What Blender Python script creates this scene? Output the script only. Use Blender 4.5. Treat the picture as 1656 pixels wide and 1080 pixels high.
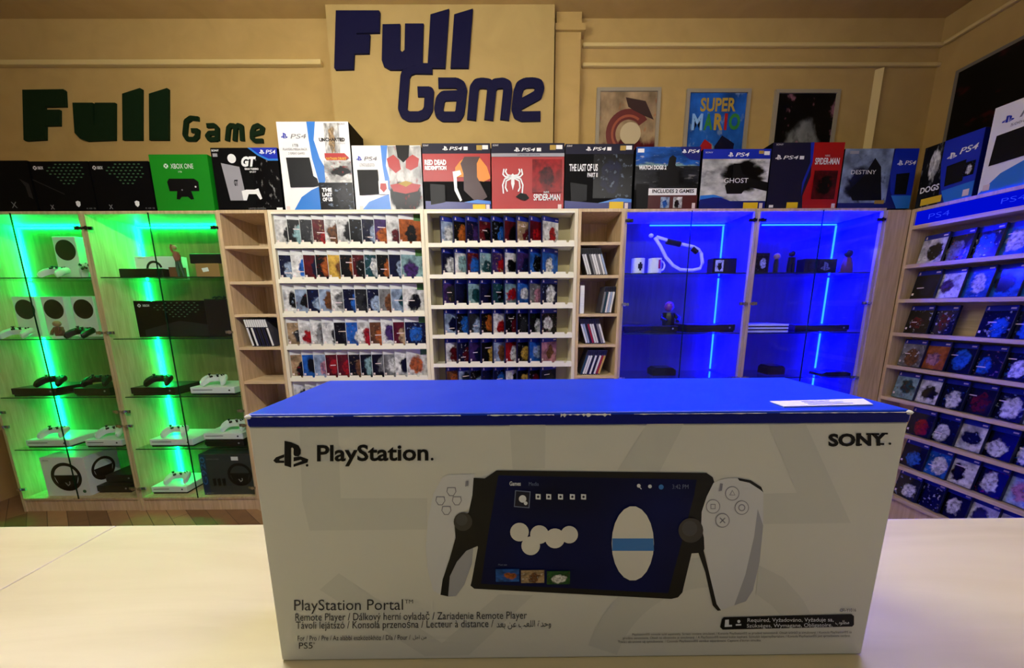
import bpy, bmesh, math, random
from math import sin, cos, pi, radians, atan2
from mathutils import Vector, Matrix

for o in list(bpy.data.objects): bpy.data.objects.remove(o, do_unlink=True)
scn = bpy.context.scene
COL = scn.collection

# ------------------------------------------------------------------ camera
EYE = 1.385                                   # lens height above the shop floor
FPX, CX, CY = 580.0, 827.0, 603.0             # focal length and principal point, pixels of a 1656x1080 frame
PT, YW, RL = .1807, .0059, -.0055
FW = Vector((sin(YW)*cos(PT), cos(YW)*cos(PT), -sin(PT)))
_rt = Vector((cos(YW), -sin(YW), 0)); _up = _rt.cross(FW)
RT = _rt*cos(RL)+_up*sin(RL); UP = -_rt*sin(RL)+_up*cos(RL)
cam_d = bpy.data.cameras.new('camera'); cam = bpy.data.objects.new('camera', cam_d); COL.objects.link(cam)
m = Matrix((RT, UP, -FW)).transposed().to_4x4(); m.translation = Vector((0, 0, EYE)); cam.matrix_world = m
cam_d.sensor_fit = 'HORIZONTAL'; cam_d.sensor_width = 36; cam_d.lens = FPX/1656*36
cam_d.shift_x = (828-CX)/1656; cam_d.shift_y = (CY-540)/1656
cam_d.clip_start = .01; cam_d.clip_end = 60
scn.camera = cam

# ------------------------------------------------------------------ world, exposure
w = bpy.data.worlds.new('shop_ambient'); scn.world = w; w.use_nodes = True
w.node_tree.nodes['Background'].inputs[0].default_value = (1, .96, .88, 1)
w.node_tree.nodes['Background'].inputs[1].default_value = .16
vs = scn.view_settings
vs.view_transform = 'Standard'; vs.look = 'None'; vs.gamma = 1; vs.use_curve_mapping = False; vs.exposure = 0.0
TUBE_L, TUBE_R, FILL_BACK = 114, 42, 3.5         # radiance of the two unseen aisle tubes, watts of the fill panel added behind the counter
GREEN_W, BLUE_W = 165, 3000                     # radiance of the led strips
SIGN_W = .8

def fill_panel(x, y, z, w_, d_, watt, label):  # unseen ceiling panel, added to brighten the product box front
    r = empty('added_ceiling_light', (x, y, z)); tag(r, label, 'ceiling light', 'added fill panels')
    f = MB(); f.box(-w_/2-.02, w_/2+.02, -d_/2-.02, d_/2+.02, -.03, 0); f.build('frame', M('lamp_white', (240, 240, 235), .5), r)
    g = MB(); g.box(-w_/2, w_/2, -d_/2, d_/2, -.034, -.0301); g.build('diffuser', emit('lamp_diffuser', (1, .97, .9), 3), r)
    l = bpy.data.lights.new('lamp', 'AREA'); l.shape = 'RECTANGLE'; l.size = w_; l.size_y = d_; l.energy = watt; l.color = (1, .97, .92)
    o = bpy.data.objects.new('lamp', l); COL.objects.link(o); o.parent = r; o.location = (0, 0, -.04)

def unseen_tube_lamp(x, y, z, ln, rad, label):       # unseen hanging tube lamp, added to light the wall units from lower down
    r = empty('unseen_tube_lamp', (x, y, z)); tag(r, label, 'ceiling light', 'unseen tube lamps')
    b = MB(); b.tube([(-ln/2, 0, 0), (ln/2, 0, 0)], .03, 12); b.build('diffuser', emit('tube_lamp_glow_%d' % round(rad), (1, .96, .9), rad), r)
    b = MB(); b.box(-ln/2-.02, -ln/2-.001, -.035, .035, -.035, .035); b.build('end_cap', M('lamp_white', (240, 240, 235), .5), r); b = MB(); b.box(ln/2+.001, ln/2+.02, -.035, .035, -.035, .035); b.build('end_cap', M('lamp_white'), r)
    for u in (-1, 1): b = MB(); b.tube([(u*(ln/2+.01), 0, .0351), (u*(ln/2+.01), 0, ZC-z-.0005)], .003, 6); b.build('cord', M('lamp_white'), r)

# ------------------------------------------------------------------ helpers
def px(x, y, Y):                              # point of the plane at depth Y seen at a photo pixel
    d = FW + RT*(x-CX)/FPX - UP*(y-CY)/FPX
    return d*(Y/d.y) + Vector((0, 0, EYE))
def pz(x, y, z):
    d = FW + RT*(x-CX)/FPX - UP*(y-CY)/FPX
    return d*((z-EYE)/d.z) + Vector((0, 0, EYE))
def lin(c):
    return tuple(((v/255)/12.92 if v/255 <= .04045 else ((v/255+.055)/1.055)**2.4) for v in c)+(1,)
_M = {}
def M(name, rgb=(128, 128, 128), rough=.6, metal=0, spec=.5):
    if name in _M: return _M[name]
    m = bpy.data.materials.new(name); m.use_nodes = True; b = m.node_tree.nodes['Principled BSDF']
    b.inputs['Base Color'].default_value = lin(rgb); b.inputs['Roughness'].default_value = rough
    b.inputs['Metallic'].default_value = metal; b.inputs['Specular IOR Level'].default_value = spec
    # slight procedural mottling of the finish
    nt = m.node_tree; n = nt.nodes.new('ShaderNodeTexNoise'); n.inputs['Scale'].default_value = 35
    tc = nt.nodes.new('ShaderNodeTexCoord'); nt.links.new(tc.outputs['Object'], n.inputs['Vector'])
    mr = nt.nodes.new('ShaderNodeMapRange'); mr.inputs[3].default_value = max(0, rough-.05); mr.inputs[4].default_value = min(1, rough+.05)
    nt.links.new(n.outputs['Fac'], mr.inputs[0]); nt.links.new(mr.outputs[0], b.inputs['Roughness'])
    _M[name] = m; return m
def emit(name, col, k):
    if name in _M: return _M[name]
    m = bpy.data.materials.new(name); m.use_nodes = True; nt = m.node_tree; nt.nodes.clear()
    e = nt.nodes.new('ShaderNodeEmission'); e.inputs[0].default_value = (*col, 1); e.inputs[1].default_value = k
    o = nt.nodes.new('ShaderNodeOutputMaterial'); nt.links.new(e.outputs[0], o.inputs[0]); _M[name] = m; return m
def glass(name, tint, gl=.05):
    if name in _M: return _M[name]
    m = bpy.data.materials.new(name); m.use_nodes = True; nt = m.node_tree; nt.nodes.clear()
    t = nt.nodes.new('ShaderNodeBsdfTransparent'); t.inputs[0].default_value = (*tint, 1)
    g = nt.nodes.new('ShaderNodeBsdfGlossy'); g.inputs['Roughness'].default_value = .03
    lw = nt.nodes.new('ShaderNodeLayerWeight'); lw.inputs[0].default_value = .5
    pw = nt.nodes.new('ShaderNodeMath'); pw.operation = 'POWER'; pw.inputs[1].default_value = 4; nt.links.new(lw.outputs['Facing'], pw.inputs[0])
    f = nt.nodes.new('ShaderNodeMapRange'); f.inputs[3].default_value = gl*.5; f.inputs[4].default_value = .5; nt.links.new(pw.outputs[0], f.inputs[0])
    mx = nt.nodes.new('ShaderNodeMixShader'); o = nt.nodes.new('ShaderNodeOutputMaterial')
    nt.links.new(f.outputs[0], mx.inputs[0]); nt.links.new(t.outputs[0], mx.inputs[1]); nt.links.new(g.outputs[0], mx.inputs[2])
    nt.links.new(mx.outputs[0], o.inputs[0]); _M[name] = m; return m
def wood(name, c1, c2, scale=(1.2, 18, 18), rough=.5, axis='Object', rot=0):
    if name in _M: return _M[name]
    m = bpy.data.materials.new(name); m.use_nodes = True; nt = m.node_tree; b = nt.nodes['Principled BSDF']; b.inputs['Roughness'].default_value = rough
    tc = nt.nodes.new('ShaderNodeTexCoord'); mp = nt.nodes.new('ShaderNodeMapping'); mp.inputs['Scale'].default_value = scale; mp.inputs['Rotation'].default_value = (0, 0, rot)
    n = nt.nodes.new('ShaderNodeTexNoise'); n.inputs['Scale'].default_value = 3; n.inputs['Detail'].default_value = 8; n.inputs['Distortion'].default_value = .6
    r = nt.nodes.new('ShaderNodeValToRGB'); r.color_ramp.elements[0].position = .3; r.color_ramp.elements[1].position = .68
    r.color_ramp.elements[0].color = lin(c1); r.color_ramp.elements[1].color = lin(c2)
    nt.links.new(tc.outputs[axis], mp.inputs[0]); nt.links.new(mp.outputs[0], n.inputs['Vector']); nt.links.new(n.outputs['Fac'], r.inputs[0]); nt.links.new(r.outputs[0], b.inputs['Base Color'])
    _M[name] = m; return m

def link(o): COL.objects.link(o); return o
def tag(o, label=None, cat=None, group=None, kind=None):
    if label: o['label'] = label
    if cat: o['category'] = cat
    if group: o['group'] = group
    if kind: o['kind'] = kind
    return o
def empty(name, loc, rz=0):
    o = link(bpy.data.objects.new(name, None)); o.location = loc; o.rotation_euler = (0, 0, rz); o.empty_display_size = .05
    return o

class MB:
    def __init__(s): s.bm = bmesh.new(); s.mi = 0; s.uv = s.bm.loops.layers.uv.new('UVMap')
    def f(s, vs, mi=None, uvs=None):
        try: fc = s.bm.faces.new(vs)
        except ValueError: return None
        fc.material_index = s.mi if mi is None else mi
        if uvs:
            for l, u in zip(fc.loops, uvs): l[s.uv].uv = u
        return fc
    def v(s, *c): return s.bm.verts.new(c)
    def box(s, x0, x1, y0, y1, z0, z1, mi=None, bev=0):
        n0 = len(s.bm.verts)
        a = [s.v(x, y, z) for z in (z0, z1) for x, y in ((x0, y0), (x1, y0), (x1, y1), (x0, y1))]
        fs = []
        for q in ((3, 2, 1, 0), (4, 5, 6, 7), (0, 1, 5, 4), (1, 2, 6, 5), (2, 3, 7, 6), (3, 0, 4, 7)): fs.append(s.f([a[i] for i in q], mi))
        if bev:
            es = list({e for fc in fs for e in fc.edges})
            bmesh.ops.bevel(s.bm, geom=es, offset=bev, segments=2, affect='EDGES', profile=.5)
        return fs
    def prism(s, pts, y0, y1, mi=None):       # polygon of (x,z), thickness y0 (front) to y1
        area = sum(pts[i][0]*pts[(i+1) % len(pts)][1]-pts[(i+1) % len(pts)][0]*pts[i][1] for i in range(len(pts)))
        if area < 0: pts = pts[::-1]
        a = [s.v(x, y0, z) for x, z in pts]; b = [s.v(x, y1, z) for x, z in pts]; n = len(pts)
        s.f(a, mi); s.f(b[::-1], mi)
        for i in range(n): s.f([a[i], b[i], b[(i+1) % n], a[(i+1) % n]], mi)
    def prismz(s, pts, z0, z1, mi=None):      # polygon of (x,y) between two heights
        area = sum(pts[i][0]*pts[(i+1) % len(pts)][1]-pts[(i+1) % len(pts)][0]*pts[i][1] for i in range(len(pts)))
        if area < 0: pts = pts[::-1]
        a = [s.v(x, y, z0) for x, y in pts]; b = [s.v(x, y, z1) for x, y in pts]; n = len(pts)
        s.f(a[::-1], mi); s.f(b, mi)
        for i in range(n): s.f([a[i], a[(i+1) % n], b[(i+1) % n], b[i]], mi)
    def stroke(s, pts, wd, y0, y1, mi=None):  # flat ribbon along (x,z) points
        j = 0; e = (y1-y0)*.012
        for p, q in zip(pts, pts[1:]):
            j += 1; d = Vector((q[0]-p[0], q[1]-p[1]))
            if d.length < 1e-9: continue
            d.normalize(); n = Vector((-d.y, d.x))*wd/2
            s.prism([(p[0]+n.x, p[1]+n.y), (q[0]+n.x, q[1]+n.y), (q[0]-n.x, q[1]-n.y), (p[0]-n.x, p[1]-n.y)], y0+e*j, y1, mi)
        for jj, p in enumerate(pts[1:-1]): s.prism([(p[0]+wd/2*cos(2*pi*i/16), p[1]+wd/2*sin(2*pi*i/16)) for i in range(16)], y0+e*(j+1+jj), y1, mi)
    def disc(s, cx, cz, rx, rz, y0, y1, mi=None, n=24): s.prism([(cx+rx*cos(2*pi*i/n), cz+rz*sin(2*pi*i/n)) for i in range(n)], y0, y1, mi)
    def ring(s, cx, cz, r0, r1, y0, y1, mi=None, n=32, a0=0, a1=2*pi, sx=1):
        for i in range(n):
            a = a0+(a1-a0)*i/n; b = a0+(a1-a0)*(i+1)/n
            s.prism([(cx+sx*r0*cos(a), cz+r0*sin(a)), (cx+sx*r1*cos(a), cz+r1*sin(a)), (cx+sx*r1*cos(b), cz+r1*sin(b)), (cx+sx*r0*cos(b), cz+r0*sin(b))], y0, y1, mi)
    def lathe(s, prof, c=(0, 0, 0), n=20, mi=None, sx=1, sy=1):
        rings = []
        for r, z in prof: rings.append([s.v(c[0]+sx*r*cos(2*pi*i/n), c[1]+sy*r*sin(2*pi*i/n), c[2]+z) for i in range(n)] if r > 1e-6 else [s.v(c[0], c[1], c[2]+z)])
        for a, b in zip(rings, rings[1:]):
            for i in range(n):
                j = (i+1) % n
                if len(a) == 1 and len(b) == 1: continue
                if len(a) == 1: s.f([a[0], b[j], b[i]], mi)
                elif len(b) == 1: s.f([a[i], a[j], b[0]], mi)
                else: s.f([a[i], a[j], b[j], b[i]], mi)
        if len(rings[0]) > 1: s.f(rings[0][::-1], mi)
        if len(rings[-1]) > 1: s.f(rings[-1], mi)
    def tube(s, pts, rad, n=10, mi=None):
        pts = [Vector(p) for p in pts]; rs = rad if isinstance(rad, (list, tuple)) else [rad]*len(pts); prev = None
        for i, p in enumerate(pts):
            t = (pts[min(i+1, len(pts)-1)]-pts[max(i-1, 0)]).normalized()
            u = t.cross(Vector((0, 0, 1)) if abs(t.z) < .9 else Vector((0, 1, 0))).normalized(); q = t.cross(u)
            rg = [s.bm.verts.new(p+u*rs[i]*cos(2*pi*k/n)+q*rs[i]*sin(2*pi*k/n)) for k in range(n)]
            if prev:
                for k in range(n): s.f([prev[k], prev[(k+1) % n], rg[(k+1) % n], rg[k]], mi)
            else: s.f(rg[::-1], mi)
            prev = rg
        s.f(prev, mi)
    def quadz(s, x0, x1, z0, z1, y, mi=None):  # thin slab whose front carries uv 0..1
        fs = s.box(x0, x1, y, y+.0004, z0, z1, mi)
        for l, u in zip(fs[2].loops, ((0, 0), (1, 0), (1, 1), (0, 1))): l[s.uv].uv = u
    def build(s, name, mats, parent=None, loc=None, smooth=False):
        bmesh.ops.recalc_face_normals(s.bm, faces=s.bm.faces[:])
        me = bpy.data.meshes.new(name); s.bm.to_mesh(me); s.bm.free()
        for mm in (mats if isinstance(mats, (list, tuple)) else [mats]): me.materials.append(mm)
        if smooth:
            for p in me.polygons: p.use_smooth = True
            try: me.set_sharp_from_angle(angle=radians(40))
            except Exception: pass
        o = link(bpy.data.objects.new(name, me))
        if parent: o.parent = parent
        if loc is not None: o.location = loc
        return o

_T = {}
def text_mesh(s, bold=0, shear=0):
    k = (s, bold, shear)
    if k in _T: return _T[k]
    c = bpy.data.curves.new('lettering', 'FONT'); c.body = s; c.offset = bold; c.shear = shear; c.resolution_u = 3
    o = bpy.data.objects.new('lettering', c); COL.objects.link(o)
    dg = bpy.context.evaluated_depsgraph_get(); me = bpy.data.meshes.new_from_object(o.evaluated_get(dg))
    bpy.data.objects.remove(o); bpy.data.curves.remove(c)
    vv = [v.co.copy() for v in me.vertices]; ff = [list(p.vertices) for p in me.polygons]
    bpy.data.meshes.remove(me)
    if not vv: vv = [Vector((0, 0, 0))]; ff = []
    x0 = min(v.x for v in vv); x1 = max(v.x for v in vv); y0 = min(v.y for v in vv); y1 = max(v.y for v in vv)
    vv = [((v.x-x0)/max(1e-6, x1-x0), (v.y-y0)/max(1e-6, y1-y0)) for v in vv]
    _T[k] = (vv, ff); return _T[k]
def lettering(parent, s, fn, mat, bold=0, shear=0, name='lettering'):
    """fn maps unit (u right, v up) to a local 3d point; the text fills the unit box"""
    vv, ff = text_mesh(s, bold, shear)
    me = bpy.data.meshes.new(name); me.from_pydata([fn(u, v) for u, v in vv], [], ff); me.materials.append(mat)
    o = link(bpy.data.objects.new(name, me)); o.parent = parent; return o

PS_LOGO = [[(181, 253), (205, 258), (232, 270), (240, 285), (240, 300), (232, 310), (218, 308), (214, 303), (214, 282), (209, 277), (205, 280), (205, 350), (181, 343)],
           [(180, 302), (150, 313), (140, 325), (150, 334), (180, 333), (180, 325), (163, 325), (163, 320), (180, 313)],
           [(214, 313), (240, 310), (268, 320), (265, 332), (214, 348), (214, 338), (245, 326), (240, 322), (214, 328)]]

class Kit:
    """prints on the front of a carton: u 0..1 to the right, v 0..1 down from the top"""
    def __init__(s, root, x0, x1, z0, z1, y=0, step=.0005): s.r, s.x0, s.x1, s.z0, s.z1, s.y, s.st, s.k = root, x0, x1, z0, z1, y, step, 1
    def P(s, u, v): return (s.x0+(s.x1-s.x0)*u, s.z1-(s.z1-s.z0)*v)
    def ly(s): s.k += 1; return s.y-s.st*s.k
    def rect(s, name, u0, v0, u1, v1, mat): return s.poly(name, [(u0, v0), (u1, v0), (u1, v1), (u0, v1)], mat)
    def poly(s, name, pts, mat): y = s.ly(); b = MB(); b.prism([s.P(*p) for p in pts], y, y+s.st*.9); return b.build(name, mat, s.r)
    def polys(s, name, plist, mat):
        y = s.ly(); b = MB()
        for pts in plist: b.prism([s.P(*p) for p in pts], y, y+s.st*.9)
        return b.build(name, mat, s.r)
    def disc(s, name, u, v, r, mat, sq=1):
        y = s.ly(); b = MB(); x, z = s.P(u, v); b.disc(x, z, r*sq, r, y, y+s.st*.9); return b.build(name, mat, s.r)
    def text(s, t, u0, v0, u1, v1, mat, bold=0, shear=0, name='lettering'):
        y = s.ly(); a = s.P(u0, v1); b = s.P(u1, v0)
        return lettering(s.r, t, lambda u, v: (a[0]+(b[0]-a[0])*u, y, a[1]+(b[1]-a[1])*v), mat, bold, shear, name)
    def art(s, u0, v0, u1, v1, mat, name='picture'):
        y = s.ly(); a = s.P(u0, v1); b = s.P(u1, v0); q = MB(); q.quadz(a[0], b[0], a[1], b[1], y); return q.build(name, mat, s.r)
    def ps(s, u0, v0, u1, v1, mat, name='logo'):
        return s.polys(name, [[(u0+(x-140)/128*(u1-u0), v0+(z-253)/97*(v1-v0)) for x, z in p] for p in PS_LOGO], mat)
    def xlogo(s, u, v, r, c1, c2):
        y = s.ly(); b = MB(); x, z = s.P(u, v); b.disc(x, z, r, r, y, y+.0003, 0)
        for a in (1, -1): b.stroke([(x-a*r*.6, z-r*.75), (x-a*r*.1, z+.05*r), (x+a*r*.65, z+r*.6)], r*.3, y-.0004, y, 1)
        return b.build('logo', [c1, c2], s.r)

# printed picture: background, figure blob, bright flecks, all from procedural noise on the cover's own uv
def _cover_group():
    g = bpy.data.node_groups.new('printed_picture', 'ShaderNodeTree')
    I = g.interface
    for n in ('Bg', 'Fig', 'Hi'): I.new_socket(n, in_out='INPUT', socket_type='NodeSocketColor')
    for n in ('CX', 'CY', 'W', 'H', 'Seed', 'Fleck'): I.new_socket(n, in_out='INPUT', socket_type='NodeSocketFloat')
    I.new_socket('Color', in_out='OUTPUT', socket_type='NodeSocketColor')
    N = g.nodes.new; L = g.links.new
    gi = N('NodeGroupInput'); go = N('NodeGroupOutput'); uv = N('ShaderNodeUVMap'); uv.uv_map = 'UVMap'
    def noise(scale, det=4):
        n = N('ShaderNodeTexNoise'); n.noise_dimensions = '4D'; n.inputs['Scale'].default_value = scale; n.inputs['Detail'].default_value = det
        L(uv.outputs[0], n.inputs['Vector']); L(gi.outputs['Seed'], n.inputs['W']); return n
    def ma(op, a, b=None):
        n = N('ShaderNodeMath'); n.operation = op
        for i, q in enumerate((a, b)):
            if q is None: continue
            if isinstance(q, (int, float)): n.inputs[i].default_value = q
            else: L(q, n.inputs[i])
        return n.outputs[0]
    def mix(f, a, b):
        n = N('ShaderNodeMix'); n.data_type = 'RGBA'; L(f, n.inputs[0]); L(a, n.inputs[6]); L(b, n.inputs[7]); return n.outputs[2]
    def sm(x, a, b):
        n = N('ShaderNodeMapRange'); n.interpolation_type = 'SMOOTHSTEP'; n.inputs[1].default_value = a; n.inputs[2].default_value = b; L(x, n.inputs[0]); return n.outputs[0]
    sx = N('ShaderNodeSeparateXYZ'); L(uv.outputs[0], sx.inputs[0])
    n1 = noise(4.5); n2 = noise(2.2); n3 = noise(7.5, 3)
    sc = N('ShaderNodeSeparateColor'); L(n1.outputs['Color'], sc.inputs[0])
    dx = ma('DIVIDE', ma('ADD', ma('SUBTRACT', sx.outputs[0], gi.outputs['CX']), ma('MULTIPLY', ma('SUBTRACT', sc.outputs[0], .5), .45)), gi.outputs['W'])
    dy = ma('DIVIDE', ma('ADD', ma('SUBTRACT', sx.outputs[1], gi.outputs['CY']), ma('MULTIPLY', ma('SUBTRACT', sc.outputs[1], .5), .45)), gi.outputs['H'])
    d = ma('SQRT', ma('ADD', ma('MULTIPLY', dx, dx), ma('MULTIPLY', dy, dy)))
    fm = sm(d, 1.15, .8)
    h = N('ShaderNodeHueSaturation'); h.inputs['Value'].default_value = .45; L(gi.outputs['Bg'], h.inputs['Color'])
    bgc = mix(sm(n2.outputs['Fac'], .42, .66), gi.outputs['Bg'], h.outputs[0])
    h2 = N('ShaderNodeHueSaturation'); h2.inputs['Value'].default_value = .5; L(gi.outputs['Fig'], h2.inputs['Color'])
    fgc = mix(sm(n3.outputs['Fac'], .45, .6), gi.outputs['Fig'], h2.outputs[0])
    c = mix(fm, bgc, fgc)
    fl = ma('MULTIPLY', sm(n3.outputs['Fac'], .58, .7), gi.outputs['Fleck'])
    n4 = noise(5, 4); dm = N('ShaderNodeMapRange'); dm.inputs[1].default_value = .35; dm.inputs[2].default_value = .65; dm.inputs[3].default_value = .6; dm.inputs[4].default_value = 1.12; L(n4.outputs['Fac'], dm.inputs[0])
    vm = N('ShaderNodeVectorMath'); vm.operation = 'SCALE'; L(mix(fl, c, gi.outputs['Hi']), vm.inputs[0]); L(dm.outputs[0], vm.inputs['Scale'])
    L(vm.outputs[0], go.inputs[0]); return g
_CG = _cover_group(); _cn = [0]
PAL = dict(w=(218, 220, 216), k=(4, 4, 6), g=(120, 122, 122), d=(36, 38, 42), n=(10, 14, 48), b=(32, 92, 178), c=(130, 166, 168), r=(150, 18, 24), m=(84, 14, 22),
           o=(168, 88, 34), y=(196, 160, 66), t=(170, 144, 108), e=(34, 84, 38), p=(62, 38, 96), l=(148, 168, 194), v=(104, 66, 38), i=(176, 120, 136), s=(20, 60, 66))
NAM = dict(w='white', k='black', g='grey', d='dark grey', n='navy', b='blue', c='pale teal', r='red', m='maroon', o='orange', y='yellow', t='tan', e='green', p='purple', l='pale blue', v='brown', i='pink', s='dark teal')
def cover_mat(code, fig=None, rnd=None, rough=.3, fleck=.6, spec=.2):
    _cn[0] += 1; r = rnd or random.Random(_cn[0]*7+1)
    a = PAL[code[0]]; b = PAL[code[1]]; c = PAL[code[2]] if len(code) > 2 else PAL['w' if code[0] in 'kndmpsv' else 'k']
    m = bpy.data.materials.new('printed_cover'); m.use_nodes = True; nt = m.node_tree; bs = nt.nodes['Principled BSDF']; bs.inputs['Roughness'].default_value = rough
    bs.inputs['Specular IOR Level'].default_value = spec
    g = nt.nodes.new('ShaderNodeGroup'); g.node_tree = _CG
    g.inputs['Bg'].default_value = lin(a); g.inputs['Fig'].default_value = lin(b); g.inputs['Hi'].default_value = lin(c)
    f = fig or (r.uniform(.4, .65), r.uniform(.35, .55), r.uniform(.22, .34), r.uniform(.28, .42))
    for k, q in zip(('CX', 'CY', 'W', 'H'), f): g.inputs[k].default_value = q
    g.inputs['Seed'].default_value = r.uniform(0, 50); g.inputs['Fleck'].default_value = fleck if len(code) > 2 else .3
    nt.links.new(g.outputs[0], bs.inputs['Base Color']); return m

WHT = M('print_white', (232, 234, 232), .4); BLK = M('print_black', (4, 4, 5), .5, 0, .25); NVY = M('print_navy', (5, 7, 38), .45, 0, .25)
BLU = M('print_blue', (10, 40, 170), .35); SKY = M('print_sky_blue', (40, 120, 205), .35); RED = M('print_red', (165, 10, 14), .4); YEL = M('sticker_yellow', (226, 190, 20), .5)
GRY = M('print_grey', (120, 122, 124), .5); DGR = M('print_dark_grey', (22, 24, 27), .5, 0, .3); PSB = M('print_deep_blue', (8, 22, 110), .35); GLD = M('print_gold', (170, 140, 50), .45); CRD = M('card_black', (5, 5, 6), .6, 0, .1)
SIL = M('print_silver', (150, 150, 156), .35)
MAPLE = wood('maple_board', (186, 160, 118), (214, 190, 148), (22, 22, 1.6))
MAPLEX = wood('maple_shelf', (190, 166, 124), (216, 194, 152), (1.6, 22, 22))
CREAM = M('cream_laminate', (236, 234, 212), .45); CREAMB = M('rack_back_board', (172, 162, 118), .6)
CHROME = M('chrome', (200, 200, 200), .25, 1); BLKP = M('black_plastic', (7, 7, 8), .35, 0, .4); WHTP = M('white_plastic', (226, 230, 228), .35)
TIGRN = glass('clear_glass_pane', (.96, .985, .97)); SHGL = glass('glass_shelf_sheet', (.86, .96, .9)); EDGE = M('glass_green_edge', (8, 44, 26), .2)
WALLM = wood('mustard_wall_paint', (174, 144, 82), (184, 153, 90), (2, 2, 2), .8)
GREENL = emit('green_led', (.0004, 1, .16), GREEN_W); BLUEL = emit('blue_led', (.00002, .0002, 1), BLUE_W)

# ------------------------------------------------------------------ the room
YW_, XR, XL, ZC, YF = 2.66, 2.82, -3.75, 3.2, -1.7
def struct(name, b, mat): o = b.build(name, mat); o['kind'] = 'structure'; return o
b = MB(); b.box(XL, XR, YF, YW_, -.06, 0)
fl = bpy.data.materials.new('plank_floor'); fl.use_nodes = True; nt = fl.node_tree; bs = nt.nodes['Principled BSDF']; bs.inputs['Roughness'].default_value = .5
tc = nt.nodes.new('ShaderNodeTexCoord'); mp = nt.nodes.new('ShaderNodeMapping'); mp.inputs['Rotation'].default_value = (0, 0, radians(38)); br = nt.nodes.new('ShaderNodeTexBrick')
br.inputs['Color1'].default_value = lin((176, 140, 98)); br.inputs['Color2'].default_value = lin((122, 90, 58)); br.inputs['Mortar'].default_value = lin((92, 66, 42))
br.inputs['Scale'].default_value = 1; br.inputs['Brick Width'].default_value = .9; br.inputs['Row Height'].default_value = .085; br.inputs['Mortar Size'].default_value = .002
nz = nt.nodes.new('ShaderNodeTexNoise'); nz.inputs['Scale'].default_value = 12; nz.inputs['Detail'].default_value = 6
mx = nt.nodes.new('ShaderNodeMix'); mx.data_type = 'RGBA'; mx.blend_type = 'MULTIPLY'; mx.inputs[0].default_value = .35
nt.links.new(tc.outputs['Object'], mp.inputs[0]); nt.links.new(mp.outputs[0], br.inputs[0]); nt.links.new(mp.outputs[0], nz.inputs['Vector']); nt.links.new(br.outputs[0], mx.inputs[6]); nt.links.new(nz.outputs['Fac'], mx.inputs[7]); nt.links.new(mx.outputs[2], bs.inputs['Base Color'])
struct('floor', b, fl)
b = MB(); b.box(XL-.1, XR+.1, YW_, YW_+.1, 0, ZC); struct('wall_back', b, WALLM)
b = MB(); b.box(XR, XR+.1, YF, YW_, 0, ZC); struct('wall_right', b, WALLM)
b = MB(); b.box(XL-.1, XL, YF, YW_, 0, ZC); struct('wall_left', b, WALLM)
b = MB(); b.box(XL-.1, XR+.1, YF, YW_+.1, ZC, ZC+.1); struct('ceiling', b, WALLM)
PIL = 2.55
b = MB(); b.box(px(525, 0, PIL).x, px(897, 30, PIL).x, PIL, YW_-.0005, 1.98, ZC-.001); struct('trim_1', b, wood('sign_pillar_paint', (168, 142, 84), (176, 150, 90), (2, 2, 2), .8))
xa, xb = px(899, 30, 2.6).x, px(936, 200, 2.6).x
b = MB(); b.box(xa, xb, 2.6, YW_-.0005, 1.98, px(900, 43, 2.6).z); b.box(xa-.005, xb+.025, 2.58, YW_-.0005, px(900, 52, 2.6).z, px(900, 41, 2.6).z); b.box(xa+.005, xb+.004, 2.605, YW_-.0005, px(900, 41, 2.6).z, ZC-.001); struct('trim_2', b, WALLM)
def mould(name, x0, x1, z, h=.022, d=.03):
    b = MB(); b.box(x0, x1, YW_-d, YW_-.0005, z-h/2, z+h/2, bev=.006); struct(name, b, M('moulding_paint', (206, 182, 118), .7))
mould('trim_3', XL, px(525, 107, YW_).x-.005, px(300, 106, YW_).z, .03, .04)
mould('trim_4', xb+.02, XR, px(1200, 108, YW_).z); mould('trim_5', xb+.02, XR, px(1200, 76, YW_).z)
mould('trim_6', XL, px(525, 25, YW_).x-.005, px(300, 25, YW_).z, .012, .012)
b = MB(); zz = px(1517, 77, YW_).z; b.box(XR-.03, XR-.0005, YF, YW_-.04, zz-.011, zz+.011, bev=.006); struct('trim_7', b, _M['moulding_paint'])
xx = px(1411, 170, YW_).x; b = MB(); b.prismz([(xx-.02, YW_-.0005), (xx+.012, YW_-.03), (xx+.02, YW_-.0005)], 1.98, px(1200, 108, YW_).z-.02); struct('trim_8', b, _M['moulding_paint'])

unseen_tube_lamp(-1.0, .85, 2.5, 1.3, TUBE_L, 'unseen white tube lamp added over the aisle, nearer the green cabinets')
unseen_tube_lamp(.6, .85, 2.5, 1.3, TUBE_R, 'unseen white tube lamp added over the aisle, nearer the blue cabinets')
fill_panel(-.3, -.9, ZC, 1.2, .3, FILL_BACK, 'unseen white ceiling panel added behind the counter to light the box')

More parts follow.
